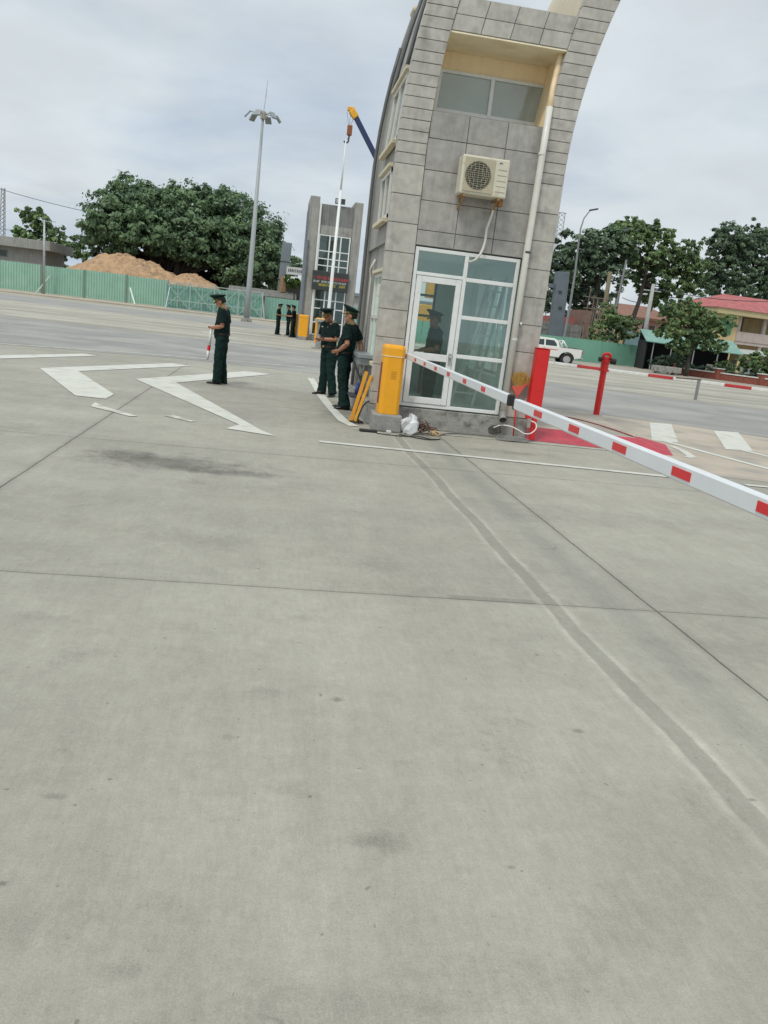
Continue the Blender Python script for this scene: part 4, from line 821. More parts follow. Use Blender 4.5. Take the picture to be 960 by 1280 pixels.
sb = thing('display_board', 'dark electronic display board with red, white and yellow lines on the far booth', 'display board', (2.8, T2-.2, 2.7))
MB().box(1.86, 3.80, T2-.28, T2-.05, 2.70, 3.70).build('housing', mat('display_black', (.035, .042, .038), .4, .15), sb, bevel=.02)
rr = random.Random(5)
for nm, z, h, x0, x1, c in (('red_text', 3.27, .15, 1.93, 3.72, (.55, .05, .06)), ('white_text', 3.09, .11, 1.93, 3.70, (.55, .56, .5)), ('yellow_text', 2.92, .12, 2.22, 3.62, (.45, .42, .05))):
    b = MB(); x = x0
    while x < x1:
        w_ = .055
        if rr.random() < .88:
            b.box(x, x+.016, T2-.286, T2-.281, z, z+h)
            if rr.random() < .7: b.box(x, x+w_, T2-.287, T2-.282, z+h-.02, z+h)
            if rr.random() < .6: b.box(x, x+w_, T2-.288, T2-.283, z+h*.45, z+h*.45+.02)
            if rr.random() < .6: b.box(x+w_-.016, x+w_, T2-.289, T2-.284, z, z+h*.9)
            if rr.random() < .6: b.box(x, x+w_, T2-.290, T2-.285, z, z+.02)
        x += .085
    b.build(nm, mat(nm, c, .5, .1), sb)
fl = thing('floodlight', 'small black floodlight pair on top of the far booth', 'floodlight', (2.95, T2+.1, 7.12))
MB().box(2.72, 2.97, T2, T2+.12, 7.20, 7.48).build('lamp_head', darkm, fl, bevel=.02); MB().box(3.02, 3.25, T2, T2+.12, 7.2, 7.48).build('lamp_head', darkm, fl, bevel=.02); MB().box(2.76, 2.93, T2-.006, T2-.002, 7.24, 7.44).build('lens', mat('lamp_lens', (.4, .42, .42), .2), fl); MB().bar((2.98, T2+.06, 7.12), (2.98, T2+.06, 7.3), .05).build('bracket', darkm, fl)
# flagpole
f0 = at(411, 386, 42); f1 = at(426, 238, 42); f2 = at(432.5, 174, 42)
fp_ = thing('flagpole', 'slender white pole rising in front of the far booth', 'flagpole', (f0.x, 42, 0))
MB().tube([(f0.x-.02, 42, 0), (f0.x, 42, 1.5), (f1.x, 42, f1.z)], [.10, .09, .07], 10).build('pole', whitem, fp_, smooth=True)
MB().tube([(f1.x, 42, f1.z), (f2.x, 42, f2.z)], [.05, .025], 8).build('tip', whitem, fp_, smooth=True)
for lab, px, py, Yc, w_, zt in (('yellow cabinet in front of the left pillar of the far booth', 379, 0, 44.9, .5, 1.32), ('yellow cabinet at the foot of the far booth beside the glazing, half behind an officer', 402, 0, 39.0, .62, 1.32), ('yellow cabinet just left of the far booth, partly behind its pillar', 368.5, 0, 47.5, .5, 1.3)):
    q = at(px, 408 if px < 390 else 415, Yc); cabinet('boom_barrier', lab, q.x, Yc, .16 if px > 390 else .18, 1.14, w_, .5, 'yellow cabinets at the far booth', detail=False)
q = gr(398, 436); ts = thing('concrete_stand', 'grey concrete T shaped stand between the two yellow cabinets', 'stand', (q.x, q.y, 0))
MB().box(q.x-.14, q.x+.12, q.y-.12, q.y+.12, 0, 1.15).build('column', concr, ts, bevel=.01); MB().box(q.x-.28, q.x+.62, q.y-.2, q.y+.2, 1.15, 1.28).build('slab_top', graniteR, ts, bevel=.01); MB().box(q.x-.3, q.x+.3, q.y-.3, q.y+.3, 0, .05).build('foot', concr, ts)

# ------------------------------------------------------------------ high mast
mx_, my_ = -2.33, 72.3
hm = thing('high_mast_light', 'tall grey mast with a crown of floodlights standing beyond the road', 'light mast', (mx_, my_, 0))
MB().tube([(mx_, my_, 0), (mx_+.04, my_, 3), (mx_+.2, my_, 16.5)], [.25, .23, .10], 14).build('mast', mat('mast_grey', (.33, .35, .35), .5, .08), hm, smooth=True)
MB().box(mx_-.45, mx_+.45, my_-.45, my_+.45, 0, .3).build('base', concr, hm, bevel=.02)
MB().tube([(mx_+.2, my_, 16.5), (mx_+.3, my_, 17.7)], [.03, .02], 6).build('lightning_rod', steel, hm); MB().tube([(mx_+.3, my_, 17.7), (mx_+.36, my_, 19.1)], [.045, .015], 6).build('rod_tip', mat('rod_tip', (.5, .42, .42), .6), hm)
MB().tube([(mx_+.19, my_, 16.15), (mx_+.19, my_, 16.7)], .22, 12).build('hub', mat('hub_tan', (.40, .36, .28), .6), hm)
for k in range(6):
    a = k*math.pi/3+.2; c = Vector((mx_+.2, my_, 16.5)); e = c+Vector((math.cos(a)*1.15, math.sin(a)*1.15, .05)); arm = MB().bar(c, e, .07).build('lamp_arm', steel, hm)
    rot = Matrix.Rotation(a, 3, 'Z')@Matrix.Rotation(R(50), 3, 'Y'); MB().obox(e+Vector((math.cos(a)*.1, math.sin(a)*.1, -.22)), (.30, .26, .06), rot).build('floodlight', mat('lamp_grey', (.24, .26, .26), .5), arm, bevel=.02)

# ------------------------------------------------------------------ crane truck seen beyond the booth
ch0 = at(441, 139, 70); cb = at(549, 354, 70); boomu = (cb-ch0).normalized()
cr = thing('crane_truck', 'yellow truck crane with long dark blue boom raised behind the booth', 'crane', (cb.x, 70, 0))
bluem = mat('crane_blue', (.02, .035, .10), .4, .1); cry = mat('crane_yellow', (.72, .36, .02), .45, .08)
b = MB(); b.bar(ch0+boomu*.3, cb, .38, .42, up=(0,1,0)); b.build('boom', bluem, cr, bevel=.03)
b = MB(); b.bar(ch0+Vector((-.12, 0, .05)), ch0+boomu*.55+Vector((0, -.02, 0)), .50, .5, up=(0,1,0)); b.obox(ch0+Vector((-.15, 0, .12)), (.28, .2, .16)); b.build('boom_head', cry, cr, bevel=.06)
b = MB()
for q in (-.45, -.15, .25): b.bar(ch0+Vector((q, -.1*q, -.1)), at(437, 160, 70)+Vector((q*.25, 0, .2)), .025)
b.build('hoist_rope', darkm, cr)
hk = at(437, 163, 70); b = MB(); b.obox(hk, (.20, .15, .38)); hb_ = b.build('hook_block', mat('hook_block', (.25, .08, .03), .6), cr, bevel=.05)
b = MB(); b.tube([hk+Vector((.0, 0, -.35)), hk+Vector((0, 0, -.6))]+[hk+Vector((-.2+.2*math.cos(a), 0, -.75+.2*math.sin(a))) for a in (.8, 0, -.9, -1.8, -2.7)], .07, 8); b.build('hook', darkm, hb_, smooth=True)
b = MB(); b.box(cb.x-1.6, cb.x+1.9, 69, 71.3, 1.6, 3.1); b.obox(cb+Vector((-.1, 0, -.4)), (.9, .8, .9)); b.build('turret', cry, cr, bevel=.08)
b = MB(); b.box(cb.x-4.6, cb.x+4.2, 68.8, 71.4, .75, 1.55); b.build('chassis', darkm, cr, bevel=.05)
b = MB(); b.box(cb.x-6.2, cb.x-4.3, 68.8, 71.3, .7, 3.0); cbn = b.build('cab', cry, cr, bevel=.15); MB().box(cb.x-6.0, cb.x-4.6, 68.78, 68.79, 1.9, 2.7).build('window', winback, cbn)
for x in (-5.2, -2.6, 1.6, 3.1):
    w_ = MB().tube([(cb.x+x, 68.72, .55), (cb.x+x, 69.1, .55)], .55, 20).build('wheel', black, cr); MB().tube([(cb.x+x, 68.70, .55), (cb.x+x, 68.719, .55)], .26, 14).build('rim', steel, w_)

# ------------------------------------------------------------------ fences
def corrugated(bm, p0, p1, z0, z1, pitch_=.26, amp=.035):
    p0 = Vector((p0[0], p0[1], 0)); p1 = Vector((p1[0], p1[1], 0)); d = p1-p0; L_ = d.length; u = d.normalized(); n = Vector((u.y, -u.x, 0)); k = int(L_/pitch_*4); vs = []
    for i in range(k+1):
        s = L_*i/k; a = amp if (i//2) % 2 == 0 else -amp; q = p0+u*s+n*a; vs += [(q.x, q.y, z0), (q.x, q.y, z1)]
    bm.add(vs, [(2*i, 2*i+2, 2*i+3, 2*i+1) for i in range(k)]); return bm
wf_ = thing('corrugated_fence', 'long pale green corrugated sheet fence with posts below the earth mound', 'fence', (-30, 90, 0))
fy = lambda x: 90.3-.01*x
xs = [-11.2-4.22*i for i in range(13)]
for i, x in enumerate(xs[:-1]):
    zt = 2.95+random.uniform(-.06, .06)
    corrugated(MB(), (x-.06, fy(x)), (xs[i+1]+.06, fy(xs[i+1])), .20, zt).build('sheet_panel', fenceg, wf_)
    MB().box(x-.06, x+.06, fy(x)-.12, fy(x)+.02, .13, zt+.05).build('post', mat('fence_post', (.16, .22, .18), .6), wf_)
b = MB(); b.bar((-23.9, 88.6, .13), (-22.9, 90.1, 2.0), .12); b.build('brace', mat('brace_white', (.42, .5, .44), .6), wf_)
b = MB(); b.bar((-14.2, 88.4, .13), (-15.0, 90.0, 1.7), .12); b.build('brace', mat('brace_pale', (.6, .66, .6), .6), wf_)
# lattice gate
gt = thing('lattice_gate', 'wide galvanised lattice gate with crossed bars in front of green sheeting', 'gate', (-6, 87.5, 0))
gx0, gx1, gy, gh = -11.1, -1.3, 87.6, 2.75
b = MB(); N = 4
for i in range(N+1):
    x = gx0+(gx1-gx0)*i/N; b.bar((x, gy, .15), (x, gy, gh), .09)
for z in (.2, 1.0, gh): b.bar((gx0, gy, z), (gx1, gy, z), .08)
for i in range(N):
    xa = gx0+(gx1-gx0)*i/N; xb = gx0+(gx1-gx0)*(i+1)/N; b.bar((xa, gy, .2), (xb, gy, gh), .06); b.bar((xa, gy, gh), (xb, gy, .2), .06); b.bar(((xa+xb)/2, gy, .2), ((xa+xb)/2, gy, gh), .05)
b.build('frame', mat('gate_galvanised', (.36, .46, .44), .45, .1, metal=.3), gt)
corrugated(MB(), (gx0, gy+.35), (gx1, gy+.35), .2, 2.55, .3).build('sheet_panel', mat('gate_green', (.21, .385, .32), .55, .1, 1), gt)
b = MB(); b.bar((gx1+.3, gy-1.0, .13), (gx1-.1, gy, 2.6), .08); b.bar((gx0+.2, gy-.9, .13), (gx0+.4, gy, 2.2), .07); b.build('prop', mat('gate_galvanised', (.36, .46, .44)), gt)
wf3 = thing('corrugated_fence', 'lower green sheet fence right of the lattice gate, running behind the far booth', 'fence', (6, 89, 0))
for i in range(7):
    x = -1.0+3.6*i; corrugated(MB(), (x, 89), (x+3.5, 89), .13, 2.4, .3).build('sheet_panel', mat('gate_green', (.10, .22, .165)), wf3); MB().box(x-.1, x, 88.9, 89.0, .13, 2.45).build('post', steel, wf3)

# green hoarding on the right, painted kerb, pickup
hd = thing('hoarding', 'plain green board hoarding behind the white pickup', 'hoarding', (20, 58, 0))
HP = [(4.0, 66.5), (7.5, 63.5), (11, 61.2), (14.4, 59.3), (17.8, 58.4), (21.1, 58.6), (24.4, 59.3), (28.2, 60.6)]
for i in range(len(HP)-1):
    p, q = HP[i], HP[i+1]; d = Vector((q[0]-p[0], q[1]-p[1], 0)); b = MB(); b.bar((p[0], p[1], .93), (q[0]-d.normalized().x*.04, q[1]-d.normalized().y*.04, .93), .05, 1.62+.05*(i % 2)); b.build('board', hoardg, hd)
kerbpts = [gr(668, 452.5), gr(720, 458.2), gr(776, 465), gr(828, 471.8), gr(873, 477.8), gr(917, 484.0), gr(960, 490.2)]
k0 = kerbpts[0]; k1 = kerbpts[-1]; d = (k1-k0); kk = [k0+(d)*t_ for t_ in [i*.105-.85 for i in range(24)]]
kb = thing('painted_kerb', 'raised kerb painted in red and white blocks along the far side of the road', 'kerb', (k0.x, k0.y, 0))
for i in range(len(kk)-1):
    p, q = kk[i], kk[i+1]; u = (q-p).normalized(); nrm = Vector((-u.y, u.x, 0))
    poly = [p, q-u*.01, q-u*.01+nrm*.35, p+nrm*.35]; MB().slab([(v_.x, v_.y) for v_ in poly], 0, .17).build('red_block' if i % 3 == 1 else 'white_block', mat('kerb_red_paint', (.45, .04, .04), .8, .15, 4) if i % 3 == 1 else whitek, kb, bevel=.02)
# pavement behind the painted kerb
pv = MB(); nrm = Vector((-d.y, d.x, 0)).normalized(); A_ = kk[0]+nrm*.35; B_ = kk[-1]+nrm*.35
pv.slab([(A_.x, A_.y), (B_.x, B_.y), (90, 20), (140, 150), (-2, 150), (2, 80)], -.05, .12); structure(pv.build('pavement', mat('right_pavement', (.30, .27, .22), .9, .15, 1)))

def pickup():
    t = thing('pickup_truck', 'white double cab pickup parked at the kerb before the green hoarding', 'pickup truck', (0, 0, 0))
    wp = mat('white_car_paint', (.70, .70, .66), .25, .03, 2, spec=.6); dk = mat('car_glass', (.03, .04, .045), .06, .2)
    # side profile along x: nose at -2.6, tail at +2.6
    def slice_loft(prof, hw, name, inset=.0):
        n = len(prof); b = MB(); ys = [(-hw, inset), (-hw+.08, 0), (hw-.08, 0), (hw, inset)]
        vs = []
        for y, ins in ys:
            cx = sum(p[0] for p in prof)/n; cz = sum(p[1] for p in prof)/n
            for x, z in prof: vs.append((cx+(x-cx)*(1-ins*.5), y, cz+(z-cz)*(1-ins)))
        fs = [tuple(range(n-1, -1, -1)), tuple(3*n+k for k in range(n))]
        for i in range(3): fs += [(i*n+k, i*n+(k+1)%n, (i+1)*n+(k+1)%n, (i+1)*n+k) for k in range(n)]
        b.add(vs, fs); return b.build(name, wp, t, bevel=.03)
    def arch(cx, r=.50, zc=.42): return [(cx+r*math.cos(a), zc+r*math.sin(a)) for a in [math.pi*i/8 for i in range(9)]]
    prof = [(-2.55, .45), (-2.62, .75), (-2.5, 1.0), (-1.2, 1.16), (-.9, 1.18), (1.05, 1.18), (1.05, 1.18), (2.55, 1.20), (2.6, 1.1), (2.55, .55), (2.2, .5)]+arch(1.65)+arch(-1.75)
    slice_loft(prof, .90, 'body', .03)
    b = MB(); cabp = [(-1.15, 1.17), (-.45, 1.70), (.05, 1.77), (.72, 1.75), (.98, 1.64), (1.12, 1.17)]
    vs = [(x, s*(.84 if z < 1.3 else .70), z) for s in (-1, 1) for x, z in cabp]; b.add(vs, [(0,1,2,3,4,5), (11,10,9,8,7,6), (0,6,7,1), (1,7,8,2), (2,8,9,3), (3,9,10,4), (4,10,11,5), (5,11,6,0)]); cb_ = b.build('cabin', wp, t, bevel=.03)
    for s in (-1, 1):
        def pt(x, z): 
            f = (z-1.17)/(1.7-1.17); return (x, s*(.84-(.14)*min(1, max(0, f))+.012), z)
        for poly in ([(-.86, 1.24), (-.36, 1.60), (.08, 1.63), (.10, 1.24)], [(.20, 1.24), (.18, 1.63), (.72, 1.62), (.90, 1.40), (.92, 1.24)]):
            P = [pt(*p) for p in poly]; MB().add(P if s < 0 else P[::-1], [tuple(range(len(P)))]).build('window', dk, cb_)
        MB().obox((-.85, s*.98, 1.24), (.06, .10, .08)).build('mirror', wp, t, bevel=.03)
        MB().box(.05, .16, s*.91-.01, s*.91+.01, 1.02, 1.05).build('door_handle', steel, t)
        MB().box(.135, .142, s*.905-.004, s*.905+.004, .55, 1.15).build('door_gap', darkm, t)
        MB().box(2.52, 2.62, s*.78-.1, s*.78+.1, .85, 1.12).build('tail_light', mat('tail_red', (.35, .02, .02), .3), t); MB().box(-2.6, -2.4, s*.72-.14, s*.72+.14, .78, .95).build('headlight', mat('headlight', (.6, .62, .62), .1), t, bevel=.02)
    for x in (-1.75, 1.65):
        for s in (-1, 1):
            w_ = MB().tube([(x, s*.68, .41), (x, s*.92, .41)], .41, 24).build('wheel', black, t); q = MB().tube([(x, s*.915, .41), (x, s*.932, .41)], .24, 18); 
            q.build('rim', mat('wheel_rim', (.45, .45, .44), .3, metal=.5), w_)
    b = MB(); b.tube([(1.2, -.7, 1.2), (1.3, -.68, 1.66), (1.35, .68, 1.66), (1.25, .7, 1.2)], .04, 8); b.tube([(1.3, -.68, 1.64), (1.62, -.72, 1.22)], .045, 8); b.tube([(1.3, .68, 1.64), (1.62, .72, 1.22)], .045, 8); b.build('sport_bar', wp, t, smooth=True)
    for s in (-1, 1): MB().box(1.2, 2.58, s*.885-.02, s*.885+.02, 1.19, 1.225).build('bed_rail', darkm, t); MB().box(-1.25, 1.15, s*.90-.02, s*.90+.02, .44, .50).build('side_step', darkm, t)
    MB().box(2.58, 2.72, -.8, .8, .48, .60).build('bumper', steel, t, bevel=.03)
    return t
pk = pickup(); pk.scale = (1.0, .9, .90); q = gr(712, 457.5); pk.location = (q.x-1.62, q.y+1.5, 0); pk.rotation_euler = (0, 0, R(-7))

# ------------------------------------------------------------------ vegetation
def leaves(name, blobs, n, size, m, parent, seed=0, clump=.22, shell=.55):
    rg = np.random.default_rng(seed); B = np.array(blobs, float); wgt = (B[:, 3]*B[:, 4]+B[:, 3]*B[:, 5]+B[:, 4]*B[:, 5]); wgt /= wgt.sum()
    nc = max(24, n//42); bi = rg.choice(len(B), nc, p=wgt); d = rg.normal(size=(nc, 3)); d /= np.linalg.norm(d, axis=1)[:, None]
    rad = shell+(1-shell)*rg.random(nc)**.6; rad *= np.where(rg.random(nc) < .14, rg.uniform(1.05, 1.15, nc), rg.uniform(.82, 1.08, nc)); C = B[bi, :3]+d*B[bi, 3:6]*rad[:, None]
    ci = rg.integers(0, nc, n); cr_ = np.min(B[bi], axis=1); cr_ = np.min(B[bi][:, 3:6], axis=1)*clump*rg.uniform(.6, 1.4, nc)
    off = rg.normal(size=(n, 3)); off /= np.linalg.norm(off, axis=1)[:, None]; off *= (rg.random(n)**.5*rg.uniform(.5, 1.35, n))[:, None]; off[:, 2] *= .55
    P = C[ci]+off*cr_[ci][:, None]
    # random frames, leaning outward/upward
    nr = off*1.0+d[ci]*.5+rg.normal(size=(n, 3))*.55+np.array([0, 0, .55]); nr /= np.linalg.norm(nr, axis=1)[:, None]
    a = rg.normal(size=(n, 3)); u = np.cross(nr, a); u /= np.linalg.norm(u, axis=1)[:, None]; v = np.cross(nr, u)
    s = size*rg.uniform(.55, 1.35, n)[:, None]; off_ = np.array(wloc(parent)) if parent else np.zeros(3); P = P-off_
    V = np.empty((n, 4, 3)); V[:, 0] = P-u*s*.9; V[:, 1] = P-v*s*.45+nr*s*.1; V[:, 2] = P+u*s*.9; V[:, 3] = P+v*s*.45+nr*s*.1
    me = bpy.data.meshes.new(name); me.vertices.add(4*n); me.vertices.foreach_set('co', V.reshape(-1)); me.loops.add(4*n); me.loops.foreach_set('vertex_index', np.arange(4*n, dtype=np.int32))
    me.polygons.add(n); me.polygons.foreach_set('loop_start', np.arange(0, 4*n, 4, dtype=np.int32)); me.polygons.foreach_set('loop_total', np.full(n, 4, dtype=np.int32)); me.update(calc_edges=True); me.materials.append(m)
    o = bpy.data.objects.new(name, me); COL.objects.link(o); o.parent = parent; return o
def tree(name, label, base, blobs, n, size, m, trunk_r=.25, lean=(0, 0), seed=1, group=None, cat='tree', forks=7, clump=.22, shell=.55, fork_at=.45, trunks=1, bm=None):
    bx, by = base; t = thing(name, label, cat, (bx, by, 0), group); rg = random.Random(seed)
    top = max(b_[2]+b_[5]*.4 for b_ in blobs); cx = sum(b_[0] for b_ in blobs)/len(blobs); b = MB()
    for k in range(trunks):
        ox = 0 if trunks == 1 else rg.uniform(-1, 1)*trunks*.5; oy = 0 if trunks == 1 else rg.uniform(-1.5, 1.5)
        P = [Vector((bx+ox+lean[0]*s+rg.uniform(-.06, .06)*s*3, by+oy+lean[1]*s, top*s*.92)) for s in (0, .15, .3, .5, .7, 1)]; b.tube(P, [trunk_r*q for q in (1.25, 1, .88, .72, .5, .15)], 10)
        for j in range(forks):
            bl_ = rg.choice(blobs); s = rg.uniform(fork_at, .85); i = s*5; st = P[0].lerp(P[-1], s); i0 = [0, .15, .3, .5, .7, 1]
            for q in range(5):
                if i0[q] <= s <= i0[q+1]: st = P[q].lerp(P[q+1], (s-i0[q])/(i0[q+1]-i0[q]))
            en = Vector((bl_[0]+rg.uniform(-.7, .7)*bl_[3], bl_[1]+rg.uniform(-.7, .7)*bl_[4], bl_[2]+rg.uniform(-.3, .7)*bl_[5])); mid = st.lerp(en, .5)+Vector((0, 0, rg.uniform(-.1, .25)*(en-st).length)); r0 = trunk_r*.42*(1.1-s)
            b.tube([st, mid, en], [r0+.02, r0*.6+.015, .015], 7)
    b.build('trunk', bm or barkm, t, smooth=True); leaves('crown', blobs, n, size, m, t, seed, clump, shell); return t
# great banyan on the left, 110 m away
D = 110
def A(px, py, dy=0): v_ = at(px, py, D+dy); return v_
bl = []
for px, py, rx, rz, dy in ((165, 258, 5.0, 3.3, 0), (205, 268, 5, 3.4, 2), (145, 276, 4.0, 2.9, -2), (245, 262, 4.5, 3.2, 0), (285, 275, 4.8, 3.8, 1), (315, 300, 4.2, 4.6, -1), (335, 325, 2.6, 4.2, 0), (225, 290, 5, 3.6, -2), (190, 290, 5, 3.2, -3), (262, 300, 4.6, 3.4, -3), (300, 330, 3.6, 3.6, -2), (128, 292, 2.6, 2.3, 0), (262, 256, 3.0, 1.9, 0), (172, 247, 3.2, 2.0, 0), (350, 345, 1.6, 2.2, 0), (152, 318, 2.0, 1.6, 1), (365, 335, 1.4, 1.6, 0)):
    v_ = A(px, py, dy); bl.append((v_.x, v_.y, v_.z, rx, 4.5, rz))
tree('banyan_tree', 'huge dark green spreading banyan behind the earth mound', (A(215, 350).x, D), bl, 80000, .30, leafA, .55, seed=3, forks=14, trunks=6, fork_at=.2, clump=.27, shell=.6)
# inner banyan foliage added in near-black leaf colour to paint its shade
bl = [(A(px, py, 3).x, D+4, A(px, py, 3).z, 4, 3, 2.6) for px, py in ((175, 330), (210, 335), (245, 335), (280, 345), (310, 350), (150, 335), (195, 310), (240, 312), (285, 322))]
tree('banyan_shade_foliage', 'near black foliage added under the banyan to paint its inner shade', (A(240, 350).x, D+4), bl, 14000, .5, leafmat('painted_shade_leaves', (.014, .022, .019), (.034, .05, .036)), .3, seed=8, forks=6)
D = 118
bl = [(A(px, py).x, D, A(px, py).z, r, 1.6, r*.62) for px, py, r in ((38, 268, 1.8), (50, 275, 2.0), (30, 292, 1.6), (60, 290, 2.3), (72, 305, 2.2), (85, 310, 2.0), (48, 302, 2.3), (96, 318, 1.5), (65, 322, 2.4), (28, 300, .9))]
tree('roadside_tree', 'open branched tree behind the low grey building at far left', (A(62, 330).x, D), bl, 9000, .34, leafB, .22, seed=5, forks=12, clump=.3, shell=.3)
D = 122
tree('young_palm', 'light feathery tree between the open tree and the banyan', (A(104, 325).x, D), [(A(108, 312).x, D, A(108, 312).z, 1.3, 1.2, 1.3), (A(95, 300).x, D, A(95, 300).z, .8, .8, .7)], 1500, .3, leafB, .12, seed=15, forks=5)
# right side trees
D = 76
bl = [(A(px, py).x, D+dy, A(px, py).z, r, 2.0, rz) for px, py, r, rz, dy in ((718, 310, 2.2, 1.8, 0), (742, 312, 2.4, 2.0, 0), (700, 335, 2.0, 2.0, 0), (728, 345, 2.6, 2.4, 1), (757, 348, 2.4, 2.4, 0), (698, 365, 1.6, 2.0, 1), (745, 375, 2.2, 2.0, 2), (765, 315, 2.4, 2.2, 0), (690, 355, 1.6, 1.8, 0), (720, 380, 2.2, 1.4, 2))]
tree('broadleaf_tree', 'dark dense tree rising behind the pickup, left of the tall thin trunks', (A(735, 430).x, D), bl, 21000, .24, leafC, .3, seed=21, forks=10)
bl = [(A(px, py).x, D+1, A(px, py).z, r, 1.7, rz) for px, py, r, rz in ((780, 290, 1.9, 1.3), (798, 283, 1.8, 1.0), (820, 288, 2.0, 1.2), (800, 305, 2.4, 1.5), (775, 312, 1.8, 1.3), (835, 305, 1.9, 1.3), (845, 325, 1.8, 1.4), (815, 322, 2.0, 1.3), (835, 345, 1.7, 1.2), (856, 340, 1.4, 1.3), (870, 330, 1.6, 1.5), (862, 312, 1.6, 1.3), (850, 362, 1.8, 1.2), (868, 352, 1.7, 1.3), (880, 335, 1.5, 1.3), (842, 385, 1.5, 1.0), (872, 372, 1.6, 1.1))]
tree('tall_tree', 'tall light green tree on a bare slanting trunk above the green roofed shed', (A(789, 402).x, D+1), bl, 22000, .22, leafB, .27, lean=(1.6, 0), seed=22, forks=14, fork_at=.6, shell=.35)
bl = [(A(px, py).x, D+3, A(px, py).z, r, 1.5, rz) for px, py, r, rz in ((822, 352, 1.3, 1.0), (815, 330, 1.5, 1.2), (832, 370, 1.2, 1.0), (805, 345, 1.0, .8))]
tree('tall_tree', 'second bare trunk leaning right beside the tall light green tree', (A(812, 404).x, D+3), bl, 4500, .27, leafB, .2, lean=(2.2, 0), seed=23, forks=6, fork_at=.6)
D = 88
bl = [(A(px, py).x, D, A(px, py).z, r, 2.0, rz) for px, py, r, rz in ((912, 292, 2.0, 1.6), (900, 308, 2.2, 1.8), (922, 312, 2.2, 1.8), (895, 335, 2.1, 1.8), (915, 340, 2.4, 1.8), (905, 360, 2.2, 1.6), (890, 355, 1.4, 1.3), (925, 362, 1.8, 1.4))]
tree('conical_tree', 'dark tall tree behind the red roofed house, left of its twin', (A(908, 400).x, D), bl, 17000, .22, leafC, .28, seed=31, forks=12, shell=.35)
bl = [(A(px, py).x, D+2, A(px, py).z, r, 2.0, rz) for px, py, r, rz in ((955, 292, 2.2, 1.6), (945, 310, 2.0, 1.8), (968, 312, 2.4, 2.0), (950, 338, 2.4, 2.0), (972, 340, 2.4, 2.0), (948, 365, 2.2, 1.6), (975, 368, 2.2, 1.6), (990, 300, 2.4, 2.4))]
tree('conical_tree', 'dark tall tree at the right edge of the view behind the red roof', (A(955, 405).x, D+2), bl, 17000, .22, leafC, .28, seed=32, forks=12, shell=.35)
D = 51
bl = [(A(px, py).x, D, A(px, py).z, r, 1.1, rz) for px, py, r, rz in ((862, 385, 1.1, .7), (845, 398, 1.1, .75), (880, 400, 1.2, .75), (833, 412, .85, .6), (860, 415, 1.3, .75), (890, 412, 1.0, .6), (905, 402, .7, .5), (875, 428, 1.2, .55), (850, 432, .9, .5), (895, 432, .7, .45), (838, 385, .7, .5))]
tree('street_tree', 'leafy street tree with thin forked trunk on the pavement before the shed', (A(858, 466).x, D), bl, 24000, .125, leafB, .13, seed=41, forks=14, fork_at=.3, shell=.35)
D = 60.5
bl = [(A(px, py).x, D, A(px, py).z, r, 1.0, rz) for px, py, r, rz in ((762, 398, .95, .6), (750, 412, 1.0, .6), (775, 405, 1.1, .6), (785, 415, 1.0, .5), (765, 420, 1.2, .5), (745, 424, .8, .4), (790, 402, .7, .4), (758, 385, .6, .4))]
tree('bushy_tree', 'low bushy bright green tree topping the green hoarding', (A(766, 440).x, D), bl, 14000, .13, leafB, .12, seed=51, forks=8)
D = 50
bl = [(A(px, py).x, D, A(px, py).z, r, .8, rz) for px, py, r, rz in ((940, 452, .8, .6), (955, 447, .8, .7), (952, 467, .7, .6), (968, 458, .8, .8))]
tree('rounded_shrub', 'rounded green shrub tree before the porch of the red roofed house', (A(955, 482).x, D), bl, 6000, .12, leafB, .08, seed=61, forks=6)
D = 52.5
bl = [(A(px, py).x, D, A(px, py).z, r, .6, rz) for px, py, r, rz in ((898, 460, .5, .45), (908, 458, .5, .5), (916, 462, .4, .45))]
tree('garden_shrub', 'low leafy shrub behind the brick wall below the white columns', (A(907, 470).x, D), bl, 2600, .11, leafB, .04, seed=62, forks=5, cat='shrub')
bl = [(A(px, py).x, D, A(px, py).z, r, .6, rz) for px, py, r, rz in ((830, 450, .8, .4), (843, 448, .7, .45), (820, 452, .5, .35), (852, 455, .5, .3))]
tree('garden_shrub', 'dark shrub in the planter in front of the shed opening', (A(835, 462).x, D), bl, 3200, .11, leafC, .04, seed=63, forks=5, cat='shrub')
# far treeline
rg = np.random.default_rng(9); bl = [(x, 210+rg.uniform(-8, 8)+abs(x)*.1, rg.uniform(1, 2.5), rg.uniform(5, 9), 4, rg.uniform(3.0, 5.0)) for x in np.arange(-190, 230, 7)]
o = leaves('distant_treeline', bl, 30000, .9, leafC, None, 77, .3); tag(o, 'low hazy line of distant trees beyond the fences', 'trees', kind='stuff')

